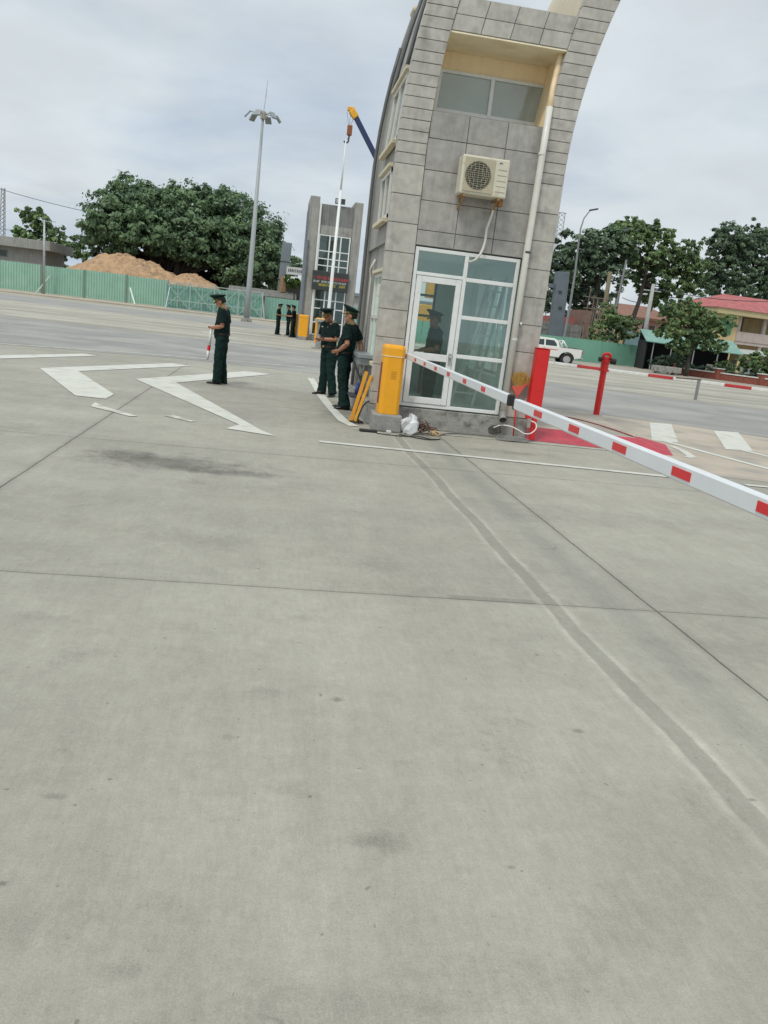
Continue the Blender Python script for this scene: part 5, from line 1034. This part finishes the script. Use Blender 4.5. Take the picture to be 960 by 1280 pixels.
# ------------------------------------------------------------------ earth mound
D = 101
def mound():
    nx, ny = 150, 34; vs = []; rg2 = random.Random(4)
    prof = [(-26, 0), (-24, 2.9), (-22, 3.9), (-20.5, 4.9), (-18.5, 5.3), (-16.5, 5.2), (-14.5, 4.7), (-12.8, 4.0), (-11.6, 3.7), (-10.3, 4.1), (-8.8, 3.8), (-7.0, 3.0), (-5.5, 1.5), (-4, 0)]
    from mathutils import noise as nz
    for j in range(ny+1):
        for i in range(nx+1):
            x = -27+24*i/nx; y = 95+14*j/ny; h = 0
            for k in range(len(prof)-1):
                if prof[k][0] <= x <= prof[k+1][0]: h = prof[k][1]+(prof[k+1][1]-prof[k][1])*(x-prof[k][0])/(prof[k+1][0]-prof[k][0])
            e = max(0, 1-((y-101.5)/6.5)**2); n_ = nz.fractal(Vector((x*.9, y*.9, 0)), 1, 2, 6)
            vs.append((x+n_*.1, y, max(.1, h*e**.6+n_*.38*e)))
    b = MB(); W = nx+1; b.add(vs, [(j*W+i, j*W+i+1, (j+1)*W+i+1, (j+1)*W+i) for j in range(ny) for i in range(nx)])
    return b.build('earth_mound', mat('orange_earth', (.43, .275, .155), .95, .25, 2.6, bump=.8, bscale=3, dirt=((.27, .18, .11), .48, .68, .8), streak=.3))
tag(mound(), 'long heap of loose orange brown earth behind the green fence', 'earth mound')

# ------------------------------------------------------------------ buildings
# low grey building far left
D = 104
lb = thing('flat_roofed_building', 'low grey concrete building with flat roof slab rising over the left fence', 'building', (-45, D, 0))
r1 = A(64, 312); zt = A(40, 308).z
MB().box(-62, r1.x-.9, D, D+10, 0, zt-.3).build('wall', mat('grey_render', (.27, .27, .26), .8, .12, 1.5, streak=.3), lb)
MB().box(-62.5, r1.x+.1, D-.9, D+10.5, zt-.3, zt+.75).build('roof', mat('roof_fascia', (.30, .30, .28), .8, .15, 1, streak=.3), lb, bevel=.03)
for x in (-45.6, -41.4, -37.3, -33.6):
    w_ = MB().box(x, x+2.3, D-.05, D+.02, zt-1.5, zt-.75).build('window', mat('sash', (.10, .14, .12), .5), lb)
    MB().box(x+.1, x+1.05, D-.07, D-.052, zt-1.42, zt-.83).box(x+1.2, x+2.2, D-.07, D-.052, zt-1.42, zt-.83).build('pane', winback, w_)
# wall behind the lattice gate
q0 = at(288, 358, 96); q1 = at(352, 366, 96)
wl = thing('garden_wall', 'low brown tiled wall roof behind the lattice gate', 'wall', (q0.x, 96, 0)); MB().box(q0.x, q1.x+1.5, 96, 96.3, 0, q0.z-.5).build('wall', mat('dirty_wall', (.2, .19, .17), .9, .2, 1), wl)
b = MB(); b.add([(q0.x-.2, 95.4, q0.z-.6), (q1.x+1.7, 95.4, q0.z-.6), (q1.x+1.7, 97, q0.z+.15), (q0.x-.2, 97, q0.z+.15)], [(0,1,2,3)]); b.build('tiled_top', mat('fibre_tiles', (.15, .145, .13), .9, .25, 3), wl)
# steel sign column and white banner near it
sc_ = at(357, 303, 98); sc2 = at(350, 352, 98)
st = thing('steel_column', 'wide blue grey steel column beside the banyan, left of the far booth', 'column', (sc2.x, 98, 0)); MB().bar((sc2.x+.2, 98, 0), (sc_.x+.2, 98, sc_.z), 1.1, .7, up=(0,1,0)).build('shaft', mat('column_blue_grey', (.17, .20, .215), .6, .12, 1), st, bevel=.04)
b = MB()
for z in (4.6, 6.6): b.bar((sc2.x-.38, 97.62, z), (sc_.x+.75, 97.62, z), .06)
b.build('band', darkm, st)
bn = thing('awning_sign', 'white shop sign and awning between the steel column and the far booth', 'awning', (at(365, 345, 97).x, 97, 0))
p_, q_ = at(358, 339, 97), at(377, 345, 97); MB().box(p_.x, q_.x+.8, 97, 97.12, p_.z-.3, p_.z+.55).build('sign_board', mat('sign_white', (.5, .5, .48), .6, .15, 2), bn)
b = MB(); rr = random.Random(12)
for i in range(12): b.box(p_.x+.2+i*.2, p_.x+.28+i*.2+rr.uniform(0, .06), 96.975, 96.99, p_.z+.0, p_.z+.3)
b.build('lettering', darkm, bn)
p_ = at(368, 352, 97); MB().add([(p_.x-1.2, 95.9, p_.z-.1), (p_.x+1.9, 95.9, p_.z-.1), (p_.x+1.9, 97, p_.z+.55), (p_.x-1.2, 97, p_.z+.55)], [(0,1,2,3)]).build('canopy', mat('canopy_white', (.45, .47, .46), .7), bn)
MB().box(p_.x-1.2, p_.x+1.8, 97.0, 97.4, 0, p_.z-.1).build('back_wall', mat('shop_dark', (.07, .07, .065), .9), bn)
b = MB(); b.tube([at(353, 365, 97), at(354, 345, 97)], [.45, .3], 8); tag(b.build('tree_stump', mat('tan_trunk', (.26, .16, .09), .9, .3, 3)), 'short tan lopped trunk below the steel column', 'trunk')
D = 92
tree('small_tree', 'small bright green bush above the fence left of the far booth', (A(368, 362).x, D), [(A(367, 353).x, D, A(367, 353).z, .9, .8, .7), (A(363, 350).x, D, A(363, 350).z, .7, .6, .6)], 1400, .2, leafmat('bright_leaves', (.04, .08, .015), (.12, .20, .04)), .08, seed=71, forks=4)
# white building seen between the two booths
D = 120; p_ = A(452, 322); q_ = A(463, 380)
wb = thing('white_building', 'sliver of a pale building between the two booths', 'building', (p_.x+6, D, 0))
MB().box(p_.x-1.0, p_.x+12, D, D+8, 0, 4.2).build('wall', mat('pale_wall', (.42, .44, .43), .7, .12, .5), wb); MB().box(p_.x-1.2, p_.x+12.2, D-.6, D+8.2, 4.2, 4.6).build('roof', mat('pale_roof', (.22, .24, .26), .6), wb)
MB().box(p_.x-.4, p_.x+.9, D-.03, D-.01, .8, 2.6).build('window', winback, wb)

# street-light pole far left, mast far left
p_ = at(55, 368, 89.2); q_ = at(55.5, 275, 89.2)
sl = thing('lamp_pole', 'slim grey pole with short bracket standing at the left green fence', 'pole', (p_.x, 89.2, 0)); MB().tube([(p_.x, 89.2, 0), (q_.x, 89.2, q_.z)], [.12, .09], 10).build('pole', steel, sl, smooth=True); MB().bar((q_.x, 89.2, q_.z-.1), (q_.x+1.1, 89.2, q_.z-.05), .07).build('bracket', steel, sl)
p_ = at(2, 300, 140); q_ = at(4, 235, 140)
lm = thing('lattice_mast', 'thin lattice telecom mast at the far left edge', 'mast', (p_.x, 140, 0)); b = MB()
for dx_, dy_ in ((-.55, 0), (.55, 0), (0, .8)): b.bar((p_.x+dx_, 140+dy_, 0), (q_.x+dx_*.5, 140+dy_*.5, q_.z), .10)
for i in range(24):
    z = q_.z*i/24; z2 = q_.z*(i+1)/24; k = 1-.5*i/24; xc = p_.x+(q_.x-p_.x)*i/24; b.bar((xc-.55*k, 140, z), (xc+.5*k, 140, z2), .07); b.bar((xc+.55*k, 140, z), (xc-.5*k, 140, z2), .07)
b.build('lattice', mat('mast_steel', (.25, .27, .28), .6), lm); MB().bar((q_.x+.4, 140, q_.z-9), (q_.x+1.8, 140, q_.z-9), .3).build('antenna', darkm, lm)

# right: red roofed house
D = 62
def hx(px, py, dy=0): return at(px, py, D+dy)
house = thing('villa', 'yellow two storey house with red hipped roof and white columns', 'house', (0, 0, 0))
yel = mat('yellow_wall', (.60, .47, .25), .8, .12, 1.2, streak=.2); pinkw = mat('pinkish_white', (.50, .43, .39), .7, .12, 2, streak=.2); redroof = mat('red_tile_roof', (.36, .10, .095), .75, .25, 2, bump=.5, bscale=9)
HW, HD, E1 = 12.5, 5.5, 4.95       # local frame: x along the facade, y into the depth
b = MB(); b.box(0, 2.2, .0, HD, 0, E1); b.box(2.2, HW, 1.9, HD, 0, E1); b.build('wall', yel, house)
b = MB(); b.box(2.15, HW+.1, .0, 1.88, 2.75, 3.0); b.build('balcony_floor', pinkw, house)
b = MB(); b.box(2.15, HW+.1, -.05, .08, 3.0, 3.75); b.build('balcony_parapet', pinkw, house)
b = MB(); b.box(-.5, HW+.5, -.6, HD+.5, E1, E1+.45); b.build('eave', mat('eave_cream', (.50, .42, .24), .8, .1, 1), house)
b = MB(); zr = E1+1.75; b.add([(-.6, -.7, E1+.45), (HW+.6, -.7, E1+.45), (HW+.6, HD+.6, E1+.45), (-.6, HD+.6, E1+.45), (2.4, HD/2, zr), (HW-2.4, HD/2, zr)], [(0,1,5,4), (1,2,5), (2,3,4,5), (3,0,4), (3,2,1,0)]); b.build('roof', redroof, house)
for x in (2.4, 4.9, 7.4, 9.9, 12.4):
    b = MB(); b.tube([(x, .25, 0), (x, .25, 2.75)], .24, 12); b.tube([(x, .25, 2.9), (x, .25, E1)], .21, 12); b.build('column', pinkw, house)
for x, z0_, z1_, w_, y_ in ((3.1, 3.1, 5.0, 1.0, 1.9), (7.2, 3.1, 5.0, 1.2, 1.9), (10.2, 3.1, 5.0, 1.0, 1.9), (3.1, .3, 2.3, 1.1, 1.9), (7.2, .3, 2.3, 1.2, 1.9), (10.2, .3, 2.3, 1.1, 1.9)):
    f_ = MB().box(x-.08, x+w_+.08, y_-.05, y_-.003, z0_-.08, z1_+.08).build('door', mat('brown_joinery', (.14, .08, .05), .6), house); MB().box(x+.08, x+w_-.08, y_-.065, y_-.053, z0_+.1, z1_-.1).build('pane', winback, f_)
for z0_ in (3.4, .9):
    f_ = MB().box(.6, 1.6, -.05, -.003, z0_, z0_+1.3).build('shutter', mat('green_shutter', (.06, .22, .12), .6), house)
house.location = (at(878, 462, 62).x+.6, 62.5, .0); house.rotation_euler = (0, 0, R(9))
# shed with green roof
shd = thing('open_shed', 'open shed with pale green sheet roof and dark interior beside the street tree', 'shed', (0, 0, 0))
L_ = 6.6
b = MB(); b.add([(-.3, -.2, 2.15), (L_, -.2, 1.95), (L_, 3.0, 2.85), (-.3, 3.0, 3.0), (-.3, -.2, 2.09), (L_, -.2, 1.89), (L_, 3.0, 2.79), (-.3, 3.0, 2.94)], [(0,1,2,3), (7,6,5,4), (0,4,5,1), (1,5,6,2), (2,6,7,3), (3,7,4,0)]); b.build('roof', mat('green_sheet_roof', (.15, .29, .235), .5, .15, 1.5, dirt=((.3, .36, .3), .55, .75, 2)), shd)
MB().box(-.2, L_-.1, 3.0, 3.1, 0, 2.8).build('back_wall', mat('shed_dark', (.02, .022, .024), .9), shd); MB().box(-.25, -.15, .0, 3.0, 0, 2.2).build('side_wall', mat('shed_dark', (.02, .022, .024), .9), shd)
for x in (.3, 1.6, 3.2, 4.9): MB().bar((x, .0, 0), (x, .0, 2.05), .07).build('post', steel, shd)
MB().box(L_-2.2, L_-.3, .5, .6, .3, 1.0).build('low_panel', mat('beige_panel', (.40, .38, .32), .8), shd)
MB().box(L_-.25, L_+.0, .0, .25, 0, 1.95).build('pillar', yel, shd)
MB().box(L_-.05, L_+2.4, 2.6, 2.8, .0, 2.3).build('yellow_wall', yel, shd); MB().add([(L_, -.1, 2.0), (L_+2.5, -.1, 2.0), (L_+2.5, 2.6, 2.35), (L_, 2.6, 2.35)], [(0,1,2,3)]).build('side_canopy', mat('grey_canopy', (.34, .36, .34), .6), shd)
pp_ = at(806, 462, 57); shd.location = (pp_.x, 57, 0); shd.rotation_euler = (0, 0, R(-14))
# low teal wall left of shed
p_ = at(786, 440, 62.5); o = MB().box(p_.x-.4, p_.x+3.2, 62.5, 62.7, 0, 2.75).build('teal_wall', mat('teal_wall', (.22, .33, .34), .7, .12, 1)); tag(o, 'pale teal metal wall between the hoarding and the shed roof', 'wall')
# brick planter wall with hedge
bw = thing('brick_wall', 'low red brick wall with white coping and piers in front of the shed and house', 'wall', (28, 54, 0))
W0 = Vector((27.6, 53.3, 0)); W1 = Vector((34.6, 44.2, 0)); du = (W1-W0).normalized(); brickm = mat('red_brick', (.24, .075, .05), .85, .25, 8)
b = MB(); b.bar(W0+Vector((0,0,.32)), W1+Vector((0,0,.32)), .22, .44); b.build('brickwork', brickm, bw); b = MB(); b.bar(W0+Vector((0,0,.58)), W1+Vector((0,0,.58)), .30, .07); b.build('coping', whitek, bw)
for i in range(5):
    p_ = W0.lerp(W1, i/4); MB().box(p_.x-.24, p_.x+.24, p_.y-.24, p_.y+.24, .1, .82).build('pier', brickm, bw); MB().box(p_.x-.28, p_.x+.28, p_.y-.28, p_.y+.28, .82, .88).build('pier_cap', whitek, bw)
nv = Vector((-du.y, du.x, 0)); hdg = [(W0.lerp(W1, i/16)+nv*.7) for i in range(17)]
if hdg[0].y < W0.y: hdg = [h-nv*1.4 for h in hdg]
o = thing('hedge', 'clipped dark green hedge running behind the brick wall', 'hedge', (hdg[8].x, hdg[8].y, 0)); leaves('foliage', [(h.x, h.y, .62, .5, .3, .28) for h in hdg], 9000, .08, leafC, o, 91, .5)
p_ = at(832, 468, 50.5); o = thing('planter', 'weathered concrete planter trough on the pavement beneath the shrub', 'planter', (p_.x, 50.5, 0)); MB().box(p_.x-.9, p_.x+.9, 50.2, 50.9, .25, .62).build('trough', concr, o, bevel=.03)
for s in (-.6, .6): MB().box(p_.x+s-.1, p_.x+s+.1, 50.3, 50.8, .1, .25).build('foot', concr, o)
# parked white car behind wall
q_ = at(940, 474, 56); c_ = thing('parked_car', 'white car roof seen under the porch behind the brick wall', 'car', (q_.x, 57, 0))
b = MB(); cp_ = [(-1.9, .45), (-1.95, .8), (-1.1, .95), (-.55, 1.38), (.6, 1.40), (1.2, 1.0), (1.95, .9), (2.0, .45)]; b.prism([(q_.x+x, z+.12) for x, z in cp_], 56.3, 57.9); b.build('body', mat('silver_car', (.55, .56, .56), .3, .04), c_, bevel=.06)
b = MB(); b.prism([(q_.x+x, z+.12) for x, z in ((-.95, .98), (-.5, 1.32), (.55, 1.33), (.98, 1.02))], 56.27, 56.29); b.build('window', winback, c_)
for x in (-1.25, 1.25): MB().tube([(q_.x+x, 56.25, .43), (q_.x+x, 56.5, .43)], .31, 18).build('wheel', black, c_)
# unfinished block building with red bits behind hoarding
D = 68
ub = thing('block_building', 'unfinished grey block building with red roof sheets behind the hoarding', 'building', (A(712, 420).x, D, 0))
p_ = A(682, 405); q_ = A(729, 403); MB().box(A(678, 410).x, A(730, 410).x, D, D+6, 0, A(705, 404).z).build('wall', mat('block_wall', (.26, .26, .25), .9, .18, 2, dirt=((.15, .15, .14), .5, .7, 3)), ub)
b = MB(); zt = A(705, 404).z
for i in range(7):
    x = A(678, 410).x+i*.8; b.box(x, x+.03, D-.012, D-.002, .5, zt)
for z in (2.2, 3.0, 3.8): b.box(A(678, 410).x, A(730, 410).x, D-.014, D-.003, z, z+.04)
b.build('block_joints', grout, ub)
MB().box(A(700, 395).x, A(724, 395).x, D+1.0, D+5, zt, zt+.55).build('red_roof', mat('red_sheets', (.34, .09, .075), .7, .2, 2), ub); MB().box(A(734, 395).x, A(746, 395).x, D+1.2, D+5, 0, A(740, 388).z).build('red_wall', mat('dull_brown_wall', (.22, .13, .10), .8, .2, 2), ub)
b = MB(); rr = random.Random(2)
for i in range(9):
    x = A(722+i*3.4, 400).x; b.bar((x, D-1.2, 0), (x+rr.uniform(-.3, .3), D-1.2, rr.uniform(3.8, 6.0)), .07)
for z in (3.2, 4.3, 5.2): b.bar((A(720, 400).x, D-1.25, z), (A(752, 400).x, D-1.25, z), .07)
o = thing('scaffolding', 'rusty scaffold poles beside the unfinished block building', 'scaffold', (A(735, 420).x, D-1.2, 0)); b.build('poles', mat('rusty_poles', (.19, .15, .12), .8, .3, 3), o)
D = 66
p_ = A(690, 440); q_ = A(703, 340); st = thing('steel_column', 'leaning blue grey steel box column with bracket behind the green hoarding', 'column', (p_.x, D, 0))
MB().bar((p_.x+.1, D, 0), (q_.x, D, q_.z), 1.0, .8, up=(0,1,0)).build('shaft', mat('column_blue_grey2', (.13, .155, .175), .6, .15, 1), st, bevel=.03)
MB().bar((A(684, 356).x-.3, D, A(684, 356).z), (A(696, 358).x, D, A(696, 358).z), .35, .3).build('bracket', bluesteel, st); MB().bar((A(676, 430).x, D, 0), (A(684, 352).x-.3, D, A(684, 352).z), .16).build('side_strut', bluesteel, st)
b = MB()
for py in (365, 385): c0 = A(698, py); b.obox((c0.x, D-.42, c0.z), (.14, .03, .10))
b.build('bolt_plate', darkm, st)
# street light with curved arm
D = 64
P = [A(703, 435), A(712, 385), A(719, 340), A(723, 305), A(726, 285), A(730, 273), A(736, 265), A(739, 262)]
sl2 = thing('street_lamp', 'tall slender street lamp with curved neck rising over the trees', 'street lamp', (P[0].x, D, 0)); MB().tube([Vector((P[0].x-.15, D, 0))]+P, [.13, .12, .11, .09, .075, .06, .05, .045, .045], 8).build('pole', mat('lamp_pole_grey', (.22, .23, .23), .5), sl2, smooth=True)
MB().obox(P[-1]+Vector((.2, 0, .02)), (.34, .14, .06), Matrix.Rotation(R(-16), 3, 'Y')).build('lamp_head', darkm, sl2, bevel=.03)
c0 = A(702.5, 427); MB().tube([(c0.x, D, c0.z-.4), (c0.x, D, c0.z-.1), (c0.x, D, c0.z+.3)], [.28, .15, .13], 10).build('collar', darkm, sl2)
D = 95
p_ = A(697, 320); q_ = A(703, 266); lm = thing('lattice_mast', 'faint lattice mast rising just right of the booth', 'mast', (p_.x, D, 0)); b = MB()
for dx_ in (-.35, .35): b.bar((p_.x+dx_, D, 0), (q_.x+dx_, D, q_.z), .07)
for i in range(30):
    k = i/30; x = p_.x+(q_.x-p_.x)*k; z = q_.z*k; z2 = q_.z*(k+1/30); b.bar((x-.35, D, z), (x+.35, D, z2), .05); b.bar((x+.35, D, z), (x-.35, D, z2), .05)
b.bar((q_.x-1.0, D, q_.z), (q_.x+.5, D, q_.z), .08); b.build('lattice', mat('pale_mast', (.34, .36, .37), .6), lm)
# utility poles
D = 61
p_ = A(803, 440); q_ = A(817, 355); up_ = thing('utility_pole', 'pale concrete utility pole between the hoarding and the shed', 'utility pole', (p_.x, D, 0)); MB().tube([(p_.x-.1, D, 0), (q_.x, D, q_.z)], [.20, .13], 10).build('pole', mat('pole_concrete', (.36, .36, .34), .8), up_, smooth=True); MB().bar((q_.x-.7, D, q_.z-.5), (q_.x+.7, D, q_.z-.5), .09).build('crossarm', steel, up_)
D = 72
p_ = A(742, 395); q_ = A(749, 341); up2 = thing('utility_pole', 'mossy brown utility pole in front of the dark tree', 'utility pole', (p_.x, D, 0)); MB().tube([(p_.x-.1, D-2.5, 0), (q_.x, D-2.5, q_.z)], [.22, .18], 10).build('pole', mat('mossy_pole', (.17, .15, .09), .9), up2, smooth=True)
p_ = A(774, 375); q_ = A(783, 325); up3 = thing('utility_pole', 'thin grey pole with ladder rungs between the dark and the tall tree', 'utility pole', (p_.x, D, 0)); b = MB(); b.tube([(p_.x-.4, D, 0), (q_.x, D, q_.z)], [.12, .09], 8); b.build('pole', mat('thin_pole', (.22, .23, .23), .8), up3)
b = MB()
for py in (345, 355, 365): c0 = A(778-(py-345)*.17, py); b.bar(c0+Vector((-.5, 0, 0)), c0+Vector((.35, 0, 0)), .06)
b.build('crossarm', steel, up3)
# dark eave sticking out of the tree
D = 79; p_ = A(766, 286); o = thing('pavilion_roof', 'dark pointed roof tip of a watch pavilion poking out of the tree tops', 'roof', (p_.x, D, 0)); e = MB(); tip = A(752, 286); top = A(775, 275); e.add([tip, (top.x+3, D-1.4, tip.z-.1), (top.x+3, D+1.4, tip.z-.1), (top.x, D, tip.z+1.0), (top.x+4, D, tip.z+1.0)], [(0,1,4,3), (0,3,4,2), (0,2,1), (1,2,4)]); e.build('roof', mat('dark_roof', (.05, .07, .08), .7), o)
MB().box(top.x+1.6, top.x+1.9, D+1.4, D+1.7, 0, tip.z-.05).build('tower', mat('pale_tower', (.3, .3, .28), .8), o)
# yellow house far behind the trunks
D = 92
yh = thing('tenement', 'ochre building with brown tiled roof far behind the bare trunks', 'building', (A(800, 420).x, D, 0)); x0, x1 = A(770, 400).x, A(842, 400).x; z0_ = A(800, 397).z
MB().box(x0, x1, D, D+8, 0, z0_).build('wall', mat('ochre_wall', (.46, .36, .20), .8, .12, 1), yh); b = MB(); b.add([(x0-.5, D-.8, z0_), (x1+.5, D-.8, z0_), (x1+.5, D+9, z0_), (x0-.5, D+9, z0_), (x0+1.5, D+4, z0_+1.5), (x1-1.5, D+4, z0_+1.5)], [(0,1,5,4), (1,2,5), (2,3,4,5), (3,0,4), (3,2,1,0)]); b.build('roof', mat('brown_tiles', (.22, .11, .075), .8, .2, 2), yh)
for px in (776, 790, 806, 822, 834):
    c0 = A(px, 410); f_ = MB().box(c0.x, c0.x+.9, D-.05, D-.003, z0_-2.6, z0_-1.3).build('window', mat('brown_joinery', (.14, .08, .05), .6), yh); MB().box(c0.x+.1, c0.x+.8, D-.07, D-.053, z0_-2.5, z0_-1.4).build('pane', winback, f_)
D = 84
pw = thing('small_house', 'small pink walled house with dark windows above the shed roof', 'house', (A(822, 420).x, D, 0)); x0, x1 = A(806, 410).x, A(834, 410).x; z0_ = A(820, 402).z
MB().box(x0, x1, D, D+4, 0, z0_).build('wall', mat('pink_wall', (.46, .27, .22), .8, .15, 1), pw); MB().box(x0-.3, x1+.3, D-.4, D+4.3, z0_, z0_+.25).build('roof', mat('brown_tiles', (.22, .11, .075)), pw)
for k in (.2, .6): MB().box(x0+(x1-x0)*k, x0+(x1-x0)*k+.6, D-.03, D-.003, z0_-1.5, z0_-.5).build('window', winback, pw)

# wires
def wire(name, a, b_, sag, r, label):
    P = [Vector(a).lerp(Vector(b_), i/16)-Vector((0, 0, sag*4*(i/16)*(1-i/16))) for i in range(17)]; return tag(MB().tube(P, r, 5).build(name, darkm), label, 'cable')
wire('power_line', at(-90, 205, 115), at(135, 270, 108), .5, .035, 'thin power line sloping from the upper left into the banyan')
wire('power_line', at(55.5, 277, 89.2), at(135, 305, 112), .8, .03, 'thin wire from the slim fence pole to the banyan')
wire('power_line', at(-60, 275, 130), at(120, 300, 126), .3, .03, 'faint wire behind the open tree at far left')
wire('power_line', at(778, 372, 72), at(817, 378, 61), .2, .03, 'wire between the two poles beside the bare trunks')
wire('power_line', at(817, 360, 61), at(1040, 372, 60), .6, .03, 'wire running right from the concrete pole past the red roof')
cable('cable', [gr(663, 525)+Vector((.1, 0, .12)), gr(700, 528)+Vector((.1, 0, .12)), gr(745, 530, .12), gr(790, 545, .12), gr(805, 553, .02)], .012, mat('red_cable', (.3, .05, .04), .6), 'thin red cable lying across the dusty island')

# ------------------------------------------------------------------ light and sky
SUN_EL, SUN_AZ = R(58), R(215)
w = bpy.data.worlds.new('World'); scn.world = w; w.use_nodes = True; nt = w.node_tree; L = nt.links
bgn = nt.nodes['Background']; sky = nn(nt, 'ShaderNodeTexSky'); sky.sky_type = 'NISHITA'; sky.sun_disc = False; sky.sun_elevation = SUN_EL; sky.sun_rotation = SUN_AZ; sky.air_density = 1.2; sky.dust_density = 3
tc = nn(nt, 'ShaderNodeTexCoord'); sp = nn(nt, 'ShaderNodeSeparateXYZ'); L.new(tc.outputs['Generated'], sp.inputs[0])
zc = nn(nt, 'ShaderNodeMath', operation='MAXIMUM'); L.new(sp.outputs[2], zc.inputs[0]); zc.inputs[1].default_value = 0
za = nn(nt, 'ShaderNodeMath', operation='ADD'); L.new(zc.outputs[0], za.inputs[0]); za.inputs[1].default_value = .22
dv = nn(nt, 'ShaderNodeVectorMath', operation='DIVIDE'); L.new(tc.outputs['Generated'], dv.inputs[0]); cz = nn(nt, 'ShaderNodeCombineXYZ')
for i in range(3): L.new(za.outputs[0], cz.inputs[i])
L.new(cz.outputs[0], dv.inputs[1])
n1 = nn(nt, 'ShaderNodeTexNoise'); n1.inputs['Scale'].default_value = 1.15; n1.inputs['Detail'].default_value = 7; n1.inputs['Roughness'].default_value = .55; n1.inputs['Distortion'].default_value = .25; L.new(dv.outputs[0], n1.inputs['Vector'])
n2 = nn(nt, 'ShaderNodeTexNoise'); n2.inputs['Scale'].default_value = 3.2; n2.inputs['Detail'].default_value = 6; L.new(dv.outputs[0], n2.inputs['Vector'])
rp = nn(nt, 'ShaderNodeValToRGB'); L.new(n1.outputs['Fac'], rp.inputs[0]); rp.color_ramp.elements[0].position = .30; rp.color_ramp.elements[1].position = .56
rp.color_ramp.elements[0].color = (5.6, 6.6, 7.9, 1); rp.color_ramp.elements[1].color = (7.9, 8.6, 9.0, 1)
m2 = nn(nt, 'ShaderNodeMapRange'); L.new(n2.outputs['Fac'], m2.inputs[0]); m2.inputs[1].default_value = .3; m2.inputs[2].default_value = .7; m2.inputs[3].default_value = .93; m2.inputs[4].default_value = 1.06
sc = nn(nt, 'ShaderNodeVectorMath', operation='SCALE'); L.new(rp.outputs[0], sc.inputs[0]); L.new(m2.outputs[0], sc.inputs['Scale'])
# overcast vault brighter overhead
ov = nn(nt, 'ShaderNodeMapRange'); L.new(sp.outputs[2], ov.inputs[0]); ov.inputs[1].default_value = .35; ov.inputs[2].default_value = .95; ov.inputs[3].default_value = 1.0; ov.inputs[4].default_value = 1.7
sc2 = nn(nt, 'ShaderNodeVectorMath', operation='SCALE'); L.new(sc.outputs[0], sc2.inputs[0]); L.new(ov.outputs[0], sc2.inputs['Scale'])
mx = nn(nt, 'ShaderNodeMix', data_type='RGBA'); mx.inputs[0].default_value = .93; L.new(sky.outputs[0], mx.inputs[6]); L.new(sc2.outputs[0], mx.inputs[7])
L.new(mx.outputs[2], bgn.inputs[0]); bgn.inputs[1].default_value = .09
sl_ = bpy.data.lights.new('sun', 'SUN'); sl_.energy = 1.7; sl_.angle = R(10); sl_.color = (1, .965, .88); so = bpy.data.objects.new('sun', sl_); COL.objects.link(so)
dirv = Vector((math.sin(SUN_AZ)*math.cos(SUN_EL), math.cos(SUN_AZ)*math.cos(SUN_EL), math.sin(SUN_EL)))
so.rotation_euler = dirv.to_track_quat('Z', 'Y').to_euler(); so.location = (0, -10, 30)
scn.view_settings.view_transform = 'Standard'; scn.view_settings.look = 'None'; scn.view_settings.exposure = 0
scn.cycles.max_bounces = 8; scn.cycles.transparent_max_bounces = 16; scn.cycles.use_denoising = True
